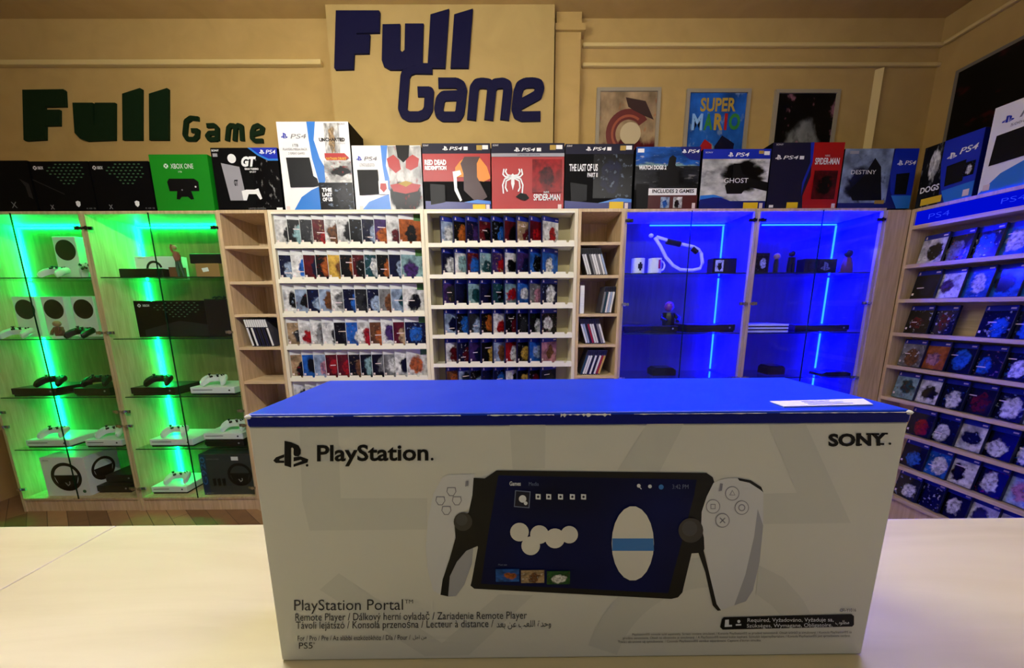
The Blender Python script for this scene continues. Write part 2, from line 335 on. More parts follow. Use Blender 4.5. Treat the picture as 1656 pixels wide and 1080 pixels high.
# ------------------------------------------------------------------ wall signs
def zpx(pts, off): return [(off[0]+x*.27778, off[1]+y*.27778) for x, y in pts]
def sign(root_name, label, Y, off, solids, strokes, mat, wd):
    c = px(*off, Y); r = empty(root_name, (0, Y, 0)); tag(r, label, 'sign', 'shop name signs')
    for pts in solids:
        b = MB(); q = [px(x, y, Y) for x, y in zpx(pts, off)]; b.prism([(p.x, p.z) for p in q], -.016, -.0005); b.build('letter', mat, r)
    for ss in strokes:
        b = MB()
        for pts in ss:
            q = [px(x, y, Y) for x, y in zpx(pts, off)]; b.stroke([(p.x, p.z) for p in q], wd, -.016, -.0005)
        b.build('letter', mat, r)
sign('wall_sign', 'dark green cut-out shop name letters on the left wall', YW_, (0, 0),
     [[(148, 530), (385, 527), (392, 535), (397, 628), (275, 630), (277, 645), (362, 645), (362, 738), (280, 740), (280, 820), (165, 827), (155, 820)],
      [(438, 605), (553, 605), (557, 735), (567, 735), (567, 605), (683, 605), (683, 822), (520, 828), (480, 812), (450, 780)],
      [(725, 553), (828, 520), (838, 525), (838, 822), (728, 822)], [(880, 553), (985, 520), (992, 525), (992, 822), (882, 822)]],
     [[[(1165, 697), (1120, 692), (1092, 712), (1084, 790), (1100, 815), (1140, 815), (1155, 800), (1158, 765), (1122, 765)]],
      [[(1212, 737), (1255, 735), (1272, 752), (1272, 822)], [(1272, 815), (1228, 817), (1215, 797), (1228, 780), (1272, 778)]],
      [[(1330, 825), (1338, 750), (1352, 735), (1372, 737), (1378, 760), (1374, 825)], [(1378, 752), (1395, 735), (1412, 740), (1418, 825)]],
      [[(1477, 788), (1530, 775), (1535, 750), (1510, 735), (1485, 745), (1474, 775), (1474, 808), (1492, 825), (1538, 824)]]],
     M('sign_green', (6, 32, 7), .7, 0, .2), .027)
sign('wall_sign', 'dark blue cut-out shop name letters on the pillar', PIL, (440, 0),
     [[(378, 72), (628, 72), (633, 80), (630, 200), (495, 203), (500, 212), (575, 212), (570, 320), (485, 322), (480, 412), (375, 415), (368, 405)],
      [(648, 152), (750, 150), (748, 300), (762, 312), (775, 300), (778, 148), (885, 148), (878, 375), (760, 415), (690, 415), (655, 395), (643, 360)],
      [(925, 95), (1033, 63), (1010, 405), (908, 405)], [(1062, 95), (1170, 62), (1145, 405), (1040, 405)]],
     [[[(935, 408), (830, 406), (795, 420), (778, 450), (763, 640), (775, 670), (800, 684), (860, 684), (895, 670), (912, 640), (918, 540), (850, 540)]],
      [[(970, 490), (1075, 490), (1100, 503), (1110, 530), (1095, 660), (1080, 685), (1000, 685), (978, 670), (972, 640), (982, 585), (1000, 565), (1100, 562)]],
      [[(1162, 705), (1178, 520), (1195, 495), (1225, 490), (1262, 495), (1280, 520), (1262, 705)], [(1280, 520), (1300, 495), (1345, 490), (1368, 500), (1372, 530), (1354, 705)]],
      [[(1425, 625), (1545, 560), (1558, 520), (1550, 495), (1520, 488), (1475, 490), (1445, 505), (1432, 540), (1420, 640), (1430, 672), (1455, 684), (1562, 682)]]],
     M('sign_navy', (4, 4, 46), .7, 0, .2), .058)

# ------------------------------------------------------------------ framed posters
def poster(x0, x1, ytop, code, label, fig, extra=None):
    a = px(x0, ytop, YW_-.02); c = px(x1, ytop, YW_-.02); W_ = c.x-a.x; H_ = .6
    r = empty('framed_poster', (a.x, YW_-.02, a.z-H_)); tag(r, label, 'poster', 'framed posters on the back wall')
    f = MB(); t = .022
    f.box(0, W_, 0, .0195, 0, t); f.box(0, W_, 0, .0195, H_-t, H_); f.box(0, t, 0, .0195, t, H_-t); f.box(W_-t, W_, 0, .0195, t, H_-t)
    f.build('frame', M('poster_frame', (150, 140, 118), .4), r)
    q = MB(); q.quadz(t, W_-t, t, H_-t, .010); q.build('print', cover_mat(code, fig), r)
    if extra: extra(Kit(r, t, W_-t, t, H_-t, .009))
def p1(k):
    y = k.ly(); b = MB(); x, z = k.P(.52, .45); b.ring(x, z, .085, .15, y, y+.0004, a0=.6, a1=5.2, n=24); b.build('print_shape', M('poster_dark_red', (96, 26, 18), .5), k.r)
    y = k.ly(); b = MB(); b.ring(x, z, .10, .115, y, y+.0004, a0=.9, a1=4.4, n=24); b.build('print_shape', M('poster_rust', (150, 74, 46), .5), k.r)
    k.disc('print_shape', .56, .45, .07, M('poster_cream', (190, 172, 134), .5))
    k.poly('print_shape', [(.45, .06), (.8, .1), (.96, .3), (.8, .26), (.6, .2), (.5, .16)], M('poster_dark_brown', (44, 16, 14), .5)); k.poly('print_shape', [(0, .78), (.3, .7), (.6, .74), (.9, .68), (1, .75), (1, 1), (0, 1)], _M['poster_dark_red'])
poster(966, 1070, 141, 'tmo', 'framed poster with a red and cream swirl, nearest the pillar', (.55, .3, .6, .2), p1)
def p2(k):
    k.text('SUPER', .2, .05, .82, .2, GLD, .03)
    for i, (t, c) in enumerate(zip('MARIO', (M('poster_pale_blue', (130, 176, 226), .5), M('poster_green', (40, 120, 50), .5), GLD, RED, _M['poster_green']))): k.text(t, (.07, .28, .46, .64, .72)[i], .22, (.26, .44, .62, .69, .92)[i], .4, c, .04)
    k.poly('print_shape', [(.2, .62), (.32, .5), (.45, .56), (.48, .75), (.4, .9), (.24, .9)], RED); k.poly('print_shape', [(.5, .58), (.62, .46), (.85, .55), (.8, .8), (.6, .9), (.5, .78)], NVY)
poster(1112, 1216, 143, 'bcl', 'framed light blue poster with coloured title, middle of three posters', (.5, .25, .4, .15), p2)
poster(1256, 1361, 144, 'kgi', 'framed black and grey poster, farthest right on the back wall', (.5, .4, .3, .3))
r = empty('framed_poster', (XR-.002, 2.52, 2.2), -pi/2); tag(r, 'large framed dark poster on the right wall', 'poster')
b = MB(); b.box(0, 1.0, -.02, 0, 0, .62); b.build('frame', M('poster_frame_grey', (110, 104, 92), .4), r)
b = MB(); b.quadz(.02, .98, .02, .60, -.0205); b.build('print', cover_mat('kkm', fleck=.4), r)

# ------------------------------------------------------------------ glass display cabinets
CF, CB = 2.3, 2.625                           # front plane and back board of the wall units
TOP = 1.968
SH_G = (1.585, 1.201, .815, .45); SH_B = (1.593, 1.214, .919, .5)
def glass_cabinet(x0, x1, shelves, label, strip_mat, strip_side, hx0, hx1, back, hinges):
    r = empty('display_cabinet', (x0, CF, 0)); tag(r, label, 'display cabinet', 'glass fronted display cabinets'); W = x1-x0; D = CB+.015-CF; t = .018
    b = MB(); b.box(0, t, .012, D, .0, TOP); b.box(W-t, W, .012, D, 0, TOP); b.box(t, W-t, .012, D, TOP-t, TOP); b.box(t, W-t, .012, D, .085, .1); b.box(t, W-t, .02, .035, 0, .085)
    b.build('carcass', MAPLE, r)
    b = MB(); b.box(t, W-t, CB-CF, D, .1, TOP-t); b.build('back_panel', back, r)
    for z in shelves:
        b = MB(); b.box(t+.002, W-t-.002, .03, CB-CF-.012, z-.006, z, 0); b.box(t+.002, W-t-.002, .029, .03, z-.006, z, 1); b.build('glass_shelf', [SHGL, EDGE], r)
    for s, (a, c) in enumerate(((.004, W/2-.0015), (W/2+.0015, W-.004))):
        d = MB(); d.box(a, c, 0, .005, .1, TOP-.012); dr = d.build('door', TIGRN, r)
        e = MB(); xx = c if s == 0 else a; e.box(xx-.0006, xx+.0006, -.0004, .0054, .1, TOP-.012); e.build('door_edge', EDGE, dr)
        for z in hinges:
            h = MB(); hx = a+.02 if s == 0 else c-.02; sg = 1 if s == 0 else -1
            h.lathe([(.0, -.003), (.012, -.003), (.012, .0), (0, .001)], (0, 0, 0), 14)
            h.bm.transform(Matrix.Translation((hx, -.001, z)) @ Matrix.Rotation(pi/2, 4, 'X')); h.box(min(hx-sg*.016, hx+sg*.004), max(hx-sg*.016, hx+sg*.004), -.004, .012, z-.007, z+.007); h.box(min(hx, hx+sg*.03), max(hx, hx+sg*.03), .006, .014, z-.009, z+.009)
            h.build('hinge', CHROME if z < 1.6 else BLKP, dr)
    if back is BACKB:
        for u in (t, W-t-.0015): b = MB(); b.box(u, u+.0014, .03, CB-CF-.001, .101, TOP-t-.001); b.build('blue_glow_lining', BACKB, r)  # added linings, blue led glow put into their colour
    b = MB(); sx = t+.004 if strip_side < 0 else W-t-.012
    zs = [.1]+sorted(shelves)+[TOP-.025]
    for a, c in zip(zs, zs[1:]): b.box(sx, sx+.008, CB-CF-.008, CB-CF-.001, a+.01, c-.012)
    b.box(hx0-x0, hx1-x0, CB-CF-.008, CB-CF-.001, TOP-.034, TOP-.026); b.build('led_strip', strip_mat, r)
    return r
BACKW = wood('cabinet_back_board', (112, 104, 58), (136, 126, 74), (14, 14, 1.5)); BACKB = wood('cabinet_back_board_blue_glow', (40, 40, 104), (50, 49, 120), (14, 14, 1.5))  # second board is wood tinted blue, led glow painted into its colour
HG = (1.87, 1.24, .72, .62, .17)
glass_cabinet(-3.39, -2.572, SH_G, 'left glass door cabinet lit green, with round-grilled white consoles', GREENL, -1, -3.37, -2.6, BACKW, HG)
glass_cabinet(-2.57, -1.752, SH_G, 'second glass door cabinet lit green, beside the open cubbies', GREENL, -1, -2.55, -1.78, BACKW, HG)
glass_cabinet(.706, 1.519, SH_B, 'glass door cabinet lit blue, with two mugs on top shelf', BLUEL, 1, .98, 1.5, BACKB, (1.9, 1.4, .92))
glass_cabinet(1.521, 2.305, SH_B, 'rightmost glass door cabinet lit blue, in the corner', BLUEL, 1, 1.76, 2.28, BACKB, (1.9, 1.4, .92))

# open cubby columns
def cubby(x0, x1, zs, label):
    r = empty('cubby_shelf', (x0, CF, 0)); tag(r, label, 'shelf unit', 'open cubby columns'); W = x1-x0; D = CB+.015-CF; t = .018
    b = MB(); b.box(0, t, .0, D, 0, TOP); b.box(W-t, W, 0, D, 0, TOP); b.box(t, W-t, 0, D, TOP-t, TOP); b.build('carcass', MAPLE, r)
    b = MB(); b.box(t, W-t, CB-CF, D, .0, TOP-t); b.build('back_panel', MAPLE, r)
    for z in zs: b = MB(); b.box(t, W-t, .004, CB-CF, z-.018, z); b.build('shelf', MAPLEX, r)
CL = (1.764, 1.553, 1.352, 1.144, .92, .70, .48, .26, .05); CR = (1.777, 1.58, 1.343, 1.148, .943, .72, .50, .28, .06)
cubby(-1.75, -1.447, CL, 'narrow open maple cubby column next to the green cabinets, mostly empty')
cubby(.425, .704, CR, 'narrow open maple cubby column next to the blue cabinets, with leaning cases')

# slotted game racks
def rack(x0, x1, rails, label, xs0, pitch, n):
    r = empty('game_rack', (x0, CF, 0)); tag(r, label, 'game rack', 'slotted game racks'); W = x1-x0; D = CB+.015-CF; t = .02
    b = MB(); b.box(0, t, 0, D, 0, TOP); b.box(W-t, W, 0, D, 0, TOP); b.box(t, W-t, 0, D, TOP-.012, TOP); b.build('carcass', M('rack_cream_side', (226, 218, 188), .5), r)
    b = MB(); b.box(t, W-t, .165, .18, .0, TOP-.012); b.build('back_panel', CREAMB, r)
    b = MB(); b.box(t, W-t, -.002, .012, 1.945, TOP-.012); b.build('top_rail', CREAM, r)
    for z in rails:
        b = MB(); b.box(t, W-t, .0, .164, z-.034, z-.022); b.build('shelf', CREAM, r)
        b = MB(); b.box(t, W-t, -.006, 0, z-.036, z-.012)
        k = 0; xx = xs0-x0-.001
        while xx-pitch > t: xx -= pitch
        while xx < W-t-.02:
            a = max(t, xx+.006); c = min(W-t, xx+pitch-.006)
            if c > a+.01: b.prism([(a, z-.012), (c, z-.012), (c-.004, z), (a+.004, z)], -.006, 0)
            xx += pitch
        b.build('slot_rail', CREAM, r)
RL_ = [1.783-.207*i for i in range(8)]; RR_ = [1.786-.186*i for i in range(9)]
rack(-1.445, -.511, RL_, 'white slotted game rack nearer the green cabinets, full of white-topped cases', -1.42, .0752, 11)
rack(-.509, .423, RR_, 'white slotted game rack nearer the blue cabinets, full of blue-topped cases', -.412, .0775, 9)

ORD = ['first', 'second', 'third', 'fourth', 'fifth', 'sixth', 'seventh', 'eighth', 'ninth', 'tenth', 'last']
ROW = ['top', 'second', 'third', 'fourth', 'fifth', 'sixth', 'seventh', 'bottom']
CASEW = M('case_pale_plastic', (196, 202, 200), .3); CASEB = M('case_blue_plastic', (9, 16, 60), .3); CASEG = M('case_green_plastic', (56, 120, 30), .3)
HDW = M('cover_header_white', (206, 208, 202), .4); HDG = M('cover_header_green', (52, 104, 30), .4); HDB = M('cover_header_blue', (16, 34, 128), .35); RTG = M('rating_label', (222, 206, 200), .5)
_case = {}
def game_case(kind, code, label, cat_group, rnd, rough=.3, spec=.2):
    w_, h_, t_ = (.135, .19, .015) if kind == 'w' else (.135, .17, .014)
    if kind not in _case:
        b = MB(); b.box(0, w_, .0004, t_, 0, h_, bev=.0015); me_o = b.build('game_case', CASEW if kind == 'w' else CASEB); _case[kind] = me_o.data; o = me_o
    else: o = link(bpy.data.objects.new('game_case', _case[kind]))
    tag(o, label, 'game case', cat_group)
    hh = h_-(.034 if kind == 'w' else .029)
    b = MB(); b.quadz(.003, w_-.002, .003, hh, -.0002, 0)
    b.box(.003, w_-.002, -.0002, .0002, hh, h_-.002, 1)
    if kind == 'w': b.box(w_-.045, w_-.002, -.0005, -.0001, hh-.006, h_-.002, 3)
    else: b.prism([(.010, hh+.006), (.02, hh+.006), (.017, h_-.008), (.013, h_-.008)], -.0008, -.0003, 2); b.box(w_-.030, w_-.008, -.0006, -.0003, hh+.009, hh+.017, 2)
    b.box(.006, .017, -.0007, -.0003, .023, .036, 2)
    if rnd.random() < .35: z = rnd.uniform(.04, .11); u = rnd.uniform(.02, .035); b.box(u, u+rnd.uniform(.03, .05), -.0007, -.0003, z, z+.005, 2)
    c = b.build('cover', [cover_mat(code, rnd=rnd, rough=rough, spec=spec), HDW if kind == 'w' else HDB, RTG, HDG], o)
    return o
def cname(code): return NAM[code[0]]+' and '+NAM[code[1]] if code[0] != code[1] else 'plain '+NAM[code[0]]
LROWS = ['wk kc dg mrt wvs wk kdl nl pom wmg okv', 'nlw wbk mnp kor yvr kov mkw swl kot nlk cps', 'wkl lkm nlb lvo wgk nbl dkg nlw gvk lsk wkg', 'tdw wrg wgv wdg kdg bwi wrk vot wpk mtk nbl',
         'tkr bks lib mrk mrv kvt kcs kgd gwk wkg wot', 'wdg wgk bkw kdg lkn wrk kdv nbl wgd kor lnk']
for i, row in enumerate(LROWS):
    for k, code in enumerate(row.split()):
        rn = random.Random(i*31+k)
        o = game_case('w', code, f'{cname(code)} game case, {ORD[k]} from left, {ROW[i]} row, rack nearer green cabinets', 'white-topped cases on the slotted rack', rn)
        o.location = (-1.42+.0752*k, CF+.012, RL_[i]-.0218); o.rotation_euler = (0, 0, radians(17))
RROWS = ['lwk koy npi mkt kbl mkd tmw mrk wrs', 'nwg wcr mbo csw prt wkg pnb bkl bwe', 'pdt nks csk nkp skl crb bwl giw nwl', 'lnk kbl dlk koy wrk kmw kdw kwe kwi', 'wmg nmw pne kyn lvo rwk kyg bln ivt', 'voi lds klw nkt nbl wkg kyd kmw nds']
for i, row in enumerate(RROWS):
    for k, code in enumerate(row.split()):
        rn = random.Random(900+i*31+k)
        o = game_case('b', code, f'{cname(code)} game case, {ORD[k] if k < 8 else "last"} from left, {ROW[i]} row, rack nearer blue cabinets', 'blue-topped cases on the slotted rack', rn)
        o.location = (-.412+.0775*k, CF+.012, RR_[i]-.0218); o.rotation_euler = (0, 0, radians(36))

# ------------------------------------------------------------------ cases showing spines in the cubbies
def spine_case(x, z, y, lean, body, lab, low, label, grp, h=.17, t=.0135):
    b = MB(); b.box(0, t, 0, .135, 0, h, bev=.0012); o = b.build('game_case', body); tag(o, label, 'game case', grp)
    q = MB(); q.box(.001, t-.001, -.0008, -.0001, .006, h*low); q.box(.001, t-.001, -.0008, -.0001, h*(low+.03), h-.004, 1); q.build('spine_label', lab, o)
    o.location = (x, y, z); o.rotation_euler = (0, lean, 0); return o
SPN = [M('spine_'+n, PAL[c], .35) for n, c in (('white', 'w'), ('dark', 'k'), ('red', 'r'), ('teal', 's'), ('grey', 'g'), ('yellow', 'y'), ('pale', 'l'), ('orange', 'o'), ('navy', 'n'), ('brown', 'v'))]
SNM = ['white', 'black', 'red', 'teal', 'grey', 'yellow', 'pale blue', 'orange', 'navy', 'brown']
CLR = M('case_clear_smoke', (70, 70, 78), .2)
def spines(x0, z, lean, seq, where, grp, topm=1, low=.78, y=CF+.03, h=.17):
    st = .0138/cos(lean)
    for k, c in enumerate(seq):
        zz = z + (.0135*sin(abs(lean)) if lean > 0 else 0)
        spine_case(x0+k*st, zz if lean > 0 else z, y, lean, CLR, [SPN[c], SPN[topm] if isinstance(topm, int) else topm], low,
                   f'{SNM[c]} spined game case, {ORD[k] if k < len(seq)-1 else "last"} from left {where}', grp, h)
# lean<0 tips the top to the left
spines(-1.655, CL[3], -.22, [0, 1, 0, 8, 1, 8, 1, 8, 1, 0], 'in cubby beside green cabinets', 'leaning cases in the left cubby', 0, .68, CF+.02, .18)
o = game_case('w', 'vok', 'game case with brown and orange cover standing behind the leaning spines in left cubby', 'leaning cases in the left cubby', random.Random(5)); o.location = (-1.615, CF+.17, CL[3]+.0005); o.scale = (1, 1, .96); o.rotation_euler = (0, 0, .1)
spines(.496, CR[1], -.30, [0, 0, 1, 4, 0, 0, 4, 0, 6], 'in highest filled cubby by blue cabinets', 'leaning cases in the right cubbies')
spines(.585, CR[2], .16, [4, 3, 0, 6, 0], 'in cubby with white stack', 'leaning cases in the right cubbies', 1, .8)
spines(.500, CR[3], -.30, [0, 6, 1, 2, 0, 0, 1, 4, 0], 'in cubby below white stack', 'leaning cases in the right cubbies')
spines(.467, CR[4], .30, [3, 0, 0, 1, 0, 1, 0, 2, 5], 'in lowest visible cubby by blue cabinets', 'leaning cases in the right cubbies')
for i in range(3):
    b = MB(); b.box(0, .028, 0, .12, 0, .058, bev=.002); o = b.build('small_white_box', WHTP); o.location = (.450, CF+.012, CR[2]+.0008+.0583*i)
    tag(o, f'small white box, {["lowest", "middle", "topmost"][i]} of three stacked at left of a cubby', 'box', 'small white boxes stacked in a cubby')

# ------------------------------------------------------------------ wall rack on the right
UA = atan2(-.9964, .0849); UO = (2.45, 2.3, 0); UL = 1.1
r = empty('wall_game_rack', UO, UA); tag(r, 'tall maple game rack along the right wall under a blue lit header', 'game rack')
USH = [1.626-.207*k for k in range(8)]
b = MB(); b.box(0, .018, 0, .16, 0, 1.955); b.box(UL-.018, UL, 0, .16, 0, 1.955); b.box(.018, UL-.018, .0, .16, 1.937, 1.955); b.build('carcass', MAPLE, r)
b = MB(); b.box(.018, UL-.018, .145, .16, 0, 1.937); b.build('back_panel', MAPLEX, r)
for z in USH+[1.853]:
    b = MB(); b.box(.018, UL-.018, 0, .145, z-.018, z); b.box(.018, UL-.018, -.004, 0, z-.018, z+.004); b.build('shelf', MAPLEX, r)
b = MB(); b.box(.018, UL-.018, .012, .02, 1.853, 1.937); hb = b.build('header_panel', emit('blue_backlit_header', (.0, .004, .75), SIGN_W), r)
k = Kit(hb, .018, UL-.018, 1.853, 1.937, .012); HL = emit('header_lettering_glow', (.02, .04, .9), 1.1)
k.text('PS4', .06, .32, .15, .66, HL, -.012); k.text('PS4', .34, .3, .42, .6, HL, -.012)
b = MB(); b.box(.018, UL-.018, .02, .035, 0, .17-.018); b.build('plinth', MAPLE, r)
URM = ['wkg kgo nbw bwm nbk nbw', 'kns wpm bwl bnk bnn nbw', 'kmw nmw . nbw nbl nbk', 'gvw oip nbp nbi nwb mik', 'csv wks nwb nmp nwl lwn', '.. nrp nwb wnl kwn nwb', '.. nbk bwl wkm nwr lib', '.. dwl nkw kwd wdp wrl']
for i, row in enumerate(URM):
    for k_, code in enumerate(row.split()):
        if code[0] == '.': continue
        rn = random.Random(2000+i*17+k_)
        o = game_case('b', code, f'{cname(code)} game case, {ORD[k_]} from corner, {ROW[i]} shelf, right-wall rack', 'cases on the right-wall rack', rn, .12, .7)
        Mx = Matrix.Translation(UO) @ Matrix.Rotation(UA, 4, 'Z') @ Matrix.Translation((.034+.112*k_, .03, USH[i]+.0045)) @ Matrix.Rotation(-radians(11), 4, 'X') @ Matrix.Rotation(radians(-9), 4, 'Z')
        Mx = Mx @ Matrix.Translation((0, .015, 0))
        o.matrix_world = Mx
b = MB(); b.box(2.307, 2.447, 2.302, 2.32, 0, 1.955); struct('trim_9', b, MAPLE)

# ------------------------------------------------------------------ console cartons on top of the units
def carton(w_, h_, d_, loc, label, mats, rz=0, group='console boxes on top of the wall units'):
    r = empty('console_box', loc, rz); tag(r, label, 'box', group)
    b = MB(); fs = b.box(0, w_, 0, d_, 0, h_, 0); fs[2].material_index = 1; fs[2].normal_update(); b.build('carton', mats, r)
    return Kit(r, 0, w_, 0, h_, 0)
def top_box(x0, x1, zt, label, mats, d=.2, y=2.33): return carton(x1-x0-.004, zt-TOP-.001, d, (x0+.002, y, TOP+.0005), label, mats)
HEX = M('print_green_dots', (62, 104, 68), .5)
def dots(k, u0, u1, v0, v1):
    y = k.ly(); b = MB()
    for j in range(7):
        for i in range(8):
            u = u0+(i+(j % 2)*.5)*(u1-u0)/8; v = v0+j*(v1-v0)/7
            if abs(i-4.2+ (j%2)*.5)+abs(j-2)*.8 < 4.6: x, z = k.P(u, v); b.disc(x, z, .0075, .0035, y, y+.0003, n=8)
    b.build('dot_pattern', HEX, k.r)
def xbx(k):
    dots(k, .28, .92, .06, .5); k.xlogo(.075, .13, .011, WHT, CRD); k.text('XBOX', .12, .1, .22, .16, WHT, .02)
    k.text('X', .2, .86, .27, .95, GRY, .03); k.poly('badge', [(.66, .8), (.7, .78), (.74, .8), (.735, .87), (.7, .91), (.665, .87)], WHT); k.text('4K  HDR  120', .83, .92, .99, .95, GRY)
k = top_box(-3.18, -2.842, 2.255, 'black console box at far left end above the green cabinet', [CRD, CRD]); k.text('X', .55, .8, .65, .92, GRY); k.poly('picture', [(.8, .35), (.95, .45), (.97, .75), (.9, .7), (.88, .5)], DGR)
k = top_box(-2.832, -2.486, 2.25, 'black console box with green dots, farther left of the two such boxes', [CRD, CRD]); xbx(k); k.poly('picture', [(0, .35), (.5, .64), (.5, .66), (0, .37)], DGR)
k = top_box(-2.482, -2.132, 2.25, 'black console box with green dots, beside the bright green box', [CRD, CRD]); xbx(k)
GRN = M('box_green', (10, 132, 20), .45)
k = top_box(-2.126, -1.777, 2.285, 'bright green console box with black sensor picture', [GRN, GRN])
k.xlogo(.27, .2, .013, WHT, GRN); k.text('XBOX ONE', .35, .16, .74, .245, WHT); k.text('1TB', .47, .29, .53, .315, WHT)
k.poly('picture', [(.29, .42), (.72, .42), (.79, .48), (.78, .64), (.64, .64), (.67, .78), (.62, .79), (.57, .74), (.46, .74), (.42, .79), (.37, .78), (.4, .64), (.27, .64), (.25, .48)], BLK); k.disc('picture', .73, .565, .005, WHT); k.disc('picture', .49, .62, .004, SIL)
k = top_box(-1.757, -1.362, 2.32, 'black console box picturing a silver console and gamepad', [CRD, CRD])
k.art(.6, .18, .99, .95, cover_mat('kkw', (.5, .45, .3, .4), fleck=.35)); k.poly('header_band', [(.56, 0), (1, 0), (1, .2), (.85, .2), (.7, .12)], SKY); k.poly('header_band', [(.6, 0), (1, 0), (1, .17), (.86, .17), (.72, .1)], BLU)
k.ps(.73, .03, .81, .1, WHT); k.text('PS4', .83, .035, .98, .1, WHT, .01, .2); k.text('SONY', .02, .03, .13, .06, WHT, .02); k.rect('badge', .03, .09, .1, .14, SIL); k.disc('badge', .31, .17, .025, WHT)
k.poly('picture', [(.14, .24), (.41, .3), (.46, .83), (.21, .83)], SIL); k.text('GT', .3, .5, .36, .6, DGR, .05)
k.polys('picture', [[(.4, .68), (.47, .66), (.6, .66), (.66, .64), (.7, .8), (.67, .82), (.62, .73), (.5, .73), (.46, .83), (.41, .83)]], WHT)
k.text('GT', .45, .14, .68, .3, WHT, .06, .3); k.text('GRAN TURISMO', .49, .32, .7, .35, WHT, .03); k.text('SPORT', .56, .37, .66, .395, WHT); k.text('LIMITED EDITION', .48, .95, .74, .975, GRY); k.rect('price_label', .91, .95, 1, .99, WHT)
k = top_box(-1.353, -.93, 2.458, 'tallest console box, white with blue streak and picture panels', [CRD, WHT], .26)
k.poly('streak', [(.42, 0), (.54, 0), (.5, .2), (.56, .4), (.65, .55), (.6, .68), (.52, .68), (.45, .4), (.43, .2)], SKY); k.poly('streak', [(.25, .84), (.4, .76), (.52, .72), (.52, 1), (.12, 1)], SKY)
k.ps(.05, .12, .14, .185, BLU); k.text('PS4', .18, .135, .4, .185, GRY, 0, .2); k.text('1TB', .2, .245, .28, .275, GRY, .02); k.text('PLAYERS MEGA PACK', .06, .29, .4, .315, GRY); k.text('2 GREAT GAMES', .13, .335, .36, .36, GRY); k.text('SONY', .86, .02, .96, .04, GRY, .02)
k.poly('picture', [(.09, .395), (.42, .395), (.45, .6), (.5, .63), (.52, .71), (.44, .725), (.11, .73)], DGR); k.art(.66, .02, .86, .36, cover_mat('wtg', (.5, .45, .2, .5))); k.text('UNCHARTED', .58, .18, .94, .22, BLK, .03); k.text('COLLECTION', .76, .235, .94, .25, GRY)
k.poly('picture', [(.64, .35), (.92, .35), (.98, .4), (.78, .5), (.72, .5), (.64, .4)], RED); k.text('NATHAN DRAKE', .66, .395, .94, .425, YEL); k.art(.62, .43, 1, .68, cover_mat('wkr', (.6, .5, .4, .2)))
k.art(.52, .68, 1, 1, cover_mat('kdl', (.7, .5, .2, .4), fleck=.5)); [k.text(t, .56, .74+.055*i, .7, .785+.055*i, WHT, .06) for i, t in enumerate(('THE', 'LAST', 'OF US'))]; k.rect('rating', .03, .95, .08, .99, RTG)
k = top_box(-.925, -.514, 2.33, 'white console box with blue streak and red gloved picture', [CRD, WHT])
k.poly('streak', [(.42, 0), (.52, 0), (.48, .3), (.53, .55), (.52, .7), (.46, .6), (.43, .3)], SKY); k.poly('streak', [(.1, .98), (.2, .86), (.5, .74), (.52, 1), (.1, 1)], SKY); k.art(.52, .01, .995, .99, cover_mat('wkr', (.5, .2, .5, .25)))
k.polys('picture', [[(.5, .2), (.6, .14), (.68, .22), (.7, .36), (.62, .42), (.52, .32)], [(.78, .2), (.88, .14), (.97, .2), (.95, .32), (.84, .38), (.77, .34)]], RED); k.poly('picture', [(.64, 0), (.84, 0), (.82, .18), (.74, .26), (.66, .18)], BLK); k.poly('picture', [(.53, .6), (.75, .56), (.98, .6), (.93, .7), (.75, .74), (.57, .7)], RED); k.poly('picture', [(.64, .58), (.76, .54), (.86, .57), (.76, .63)], GLD)
k.ps(.06, .16, .14, .23, BLU); k.text('PS4', .17, .17, .36, .23, GRY, 0, .2); k.text('ULTIMATE PLAYER EDITION', .1, .27, .32, .32, GRY); k.poly('picture', [(.06, .37), (.36, .37), (.37, .74), (.07, .76)], BLK); k.rect('picture', .36, .54, .5, .75, WHT); k.poly('picture', [(.39, .58), (.47, .58), (.48, .66), (.43, .72), (.38, .66)], RED); k.text('SONY', .87, .03, .97, .05, GRY); k.rect('rating', .06, .93, .11, .99, RTG)
def blueframe(k, pro=True, c=NVY, ps=(.3, .04)):
    k.rect('header_band', 0, 0, 1, .15, c); k.ps(ps[0], ps[1], ps[0]+.08, ps[1]+.065, WHT); k.text('PS4', ps[0]+.1, ps[1]+.01, ps[0]+.29, ps[1]+.06, WHT, .01, .2)
    if pro: k.rect('badge', ps[0]+.31, ps[1]+.01, ps[0]+.37, ps[1]+.06, WHT)
    k.rect('badge', .8, .03, .88, .1, GLD); k.rect('badge', .885, .03, .97, .09, WHT); k.text('SONY', .02, .02, .1, .045, WHT)
k = top_box(-.51, -.103, 2.34, 'red topped console box with orange cloaked gunman picture', [CRD, CRD])
k.rect('panel', 0, .15, 1, .56, RED); blueframe(k); k.text('RED DEAD', .03, .24, .35, .32, WHT, .06); k.text('REDEMPTION', .03, .33, .35, .395, WHT, .06)
k.poly('picture', [(.48, .36), (.55, .27), (.62, .22), (.85, .22), (.95, .35), (1, .52), (.9, .57), (.78, .55), (.6, .5), (.48, .5)], M('print_orange', (216, 130, 20), .4)); k.poly('picture', [(.62, .2), (.85, .2), (.8, .3), (.8, .5), (.95, .8), (.8, .9), (.6, .7), (.6, .45), (.56, .3)], M('print_dark_red', (50, 6, 8), .4))
k.poly('picture', [(.44, .42), (.55, .4), (.57, .46), (.5, .5), (.5, .66), (.57, .85), (.54, .87), (.46, .7), (.45, .52)], WHT); k.poly('swoosh', [(.02, .86), (.6, .88), (.8, .84), (1, .86), (1, 1), (.02, 1)], PSB); k.poly('swoosh', [(.6, .88), (.8, .845), (1, .87), (1, .91), (.8, .9)], SKY)
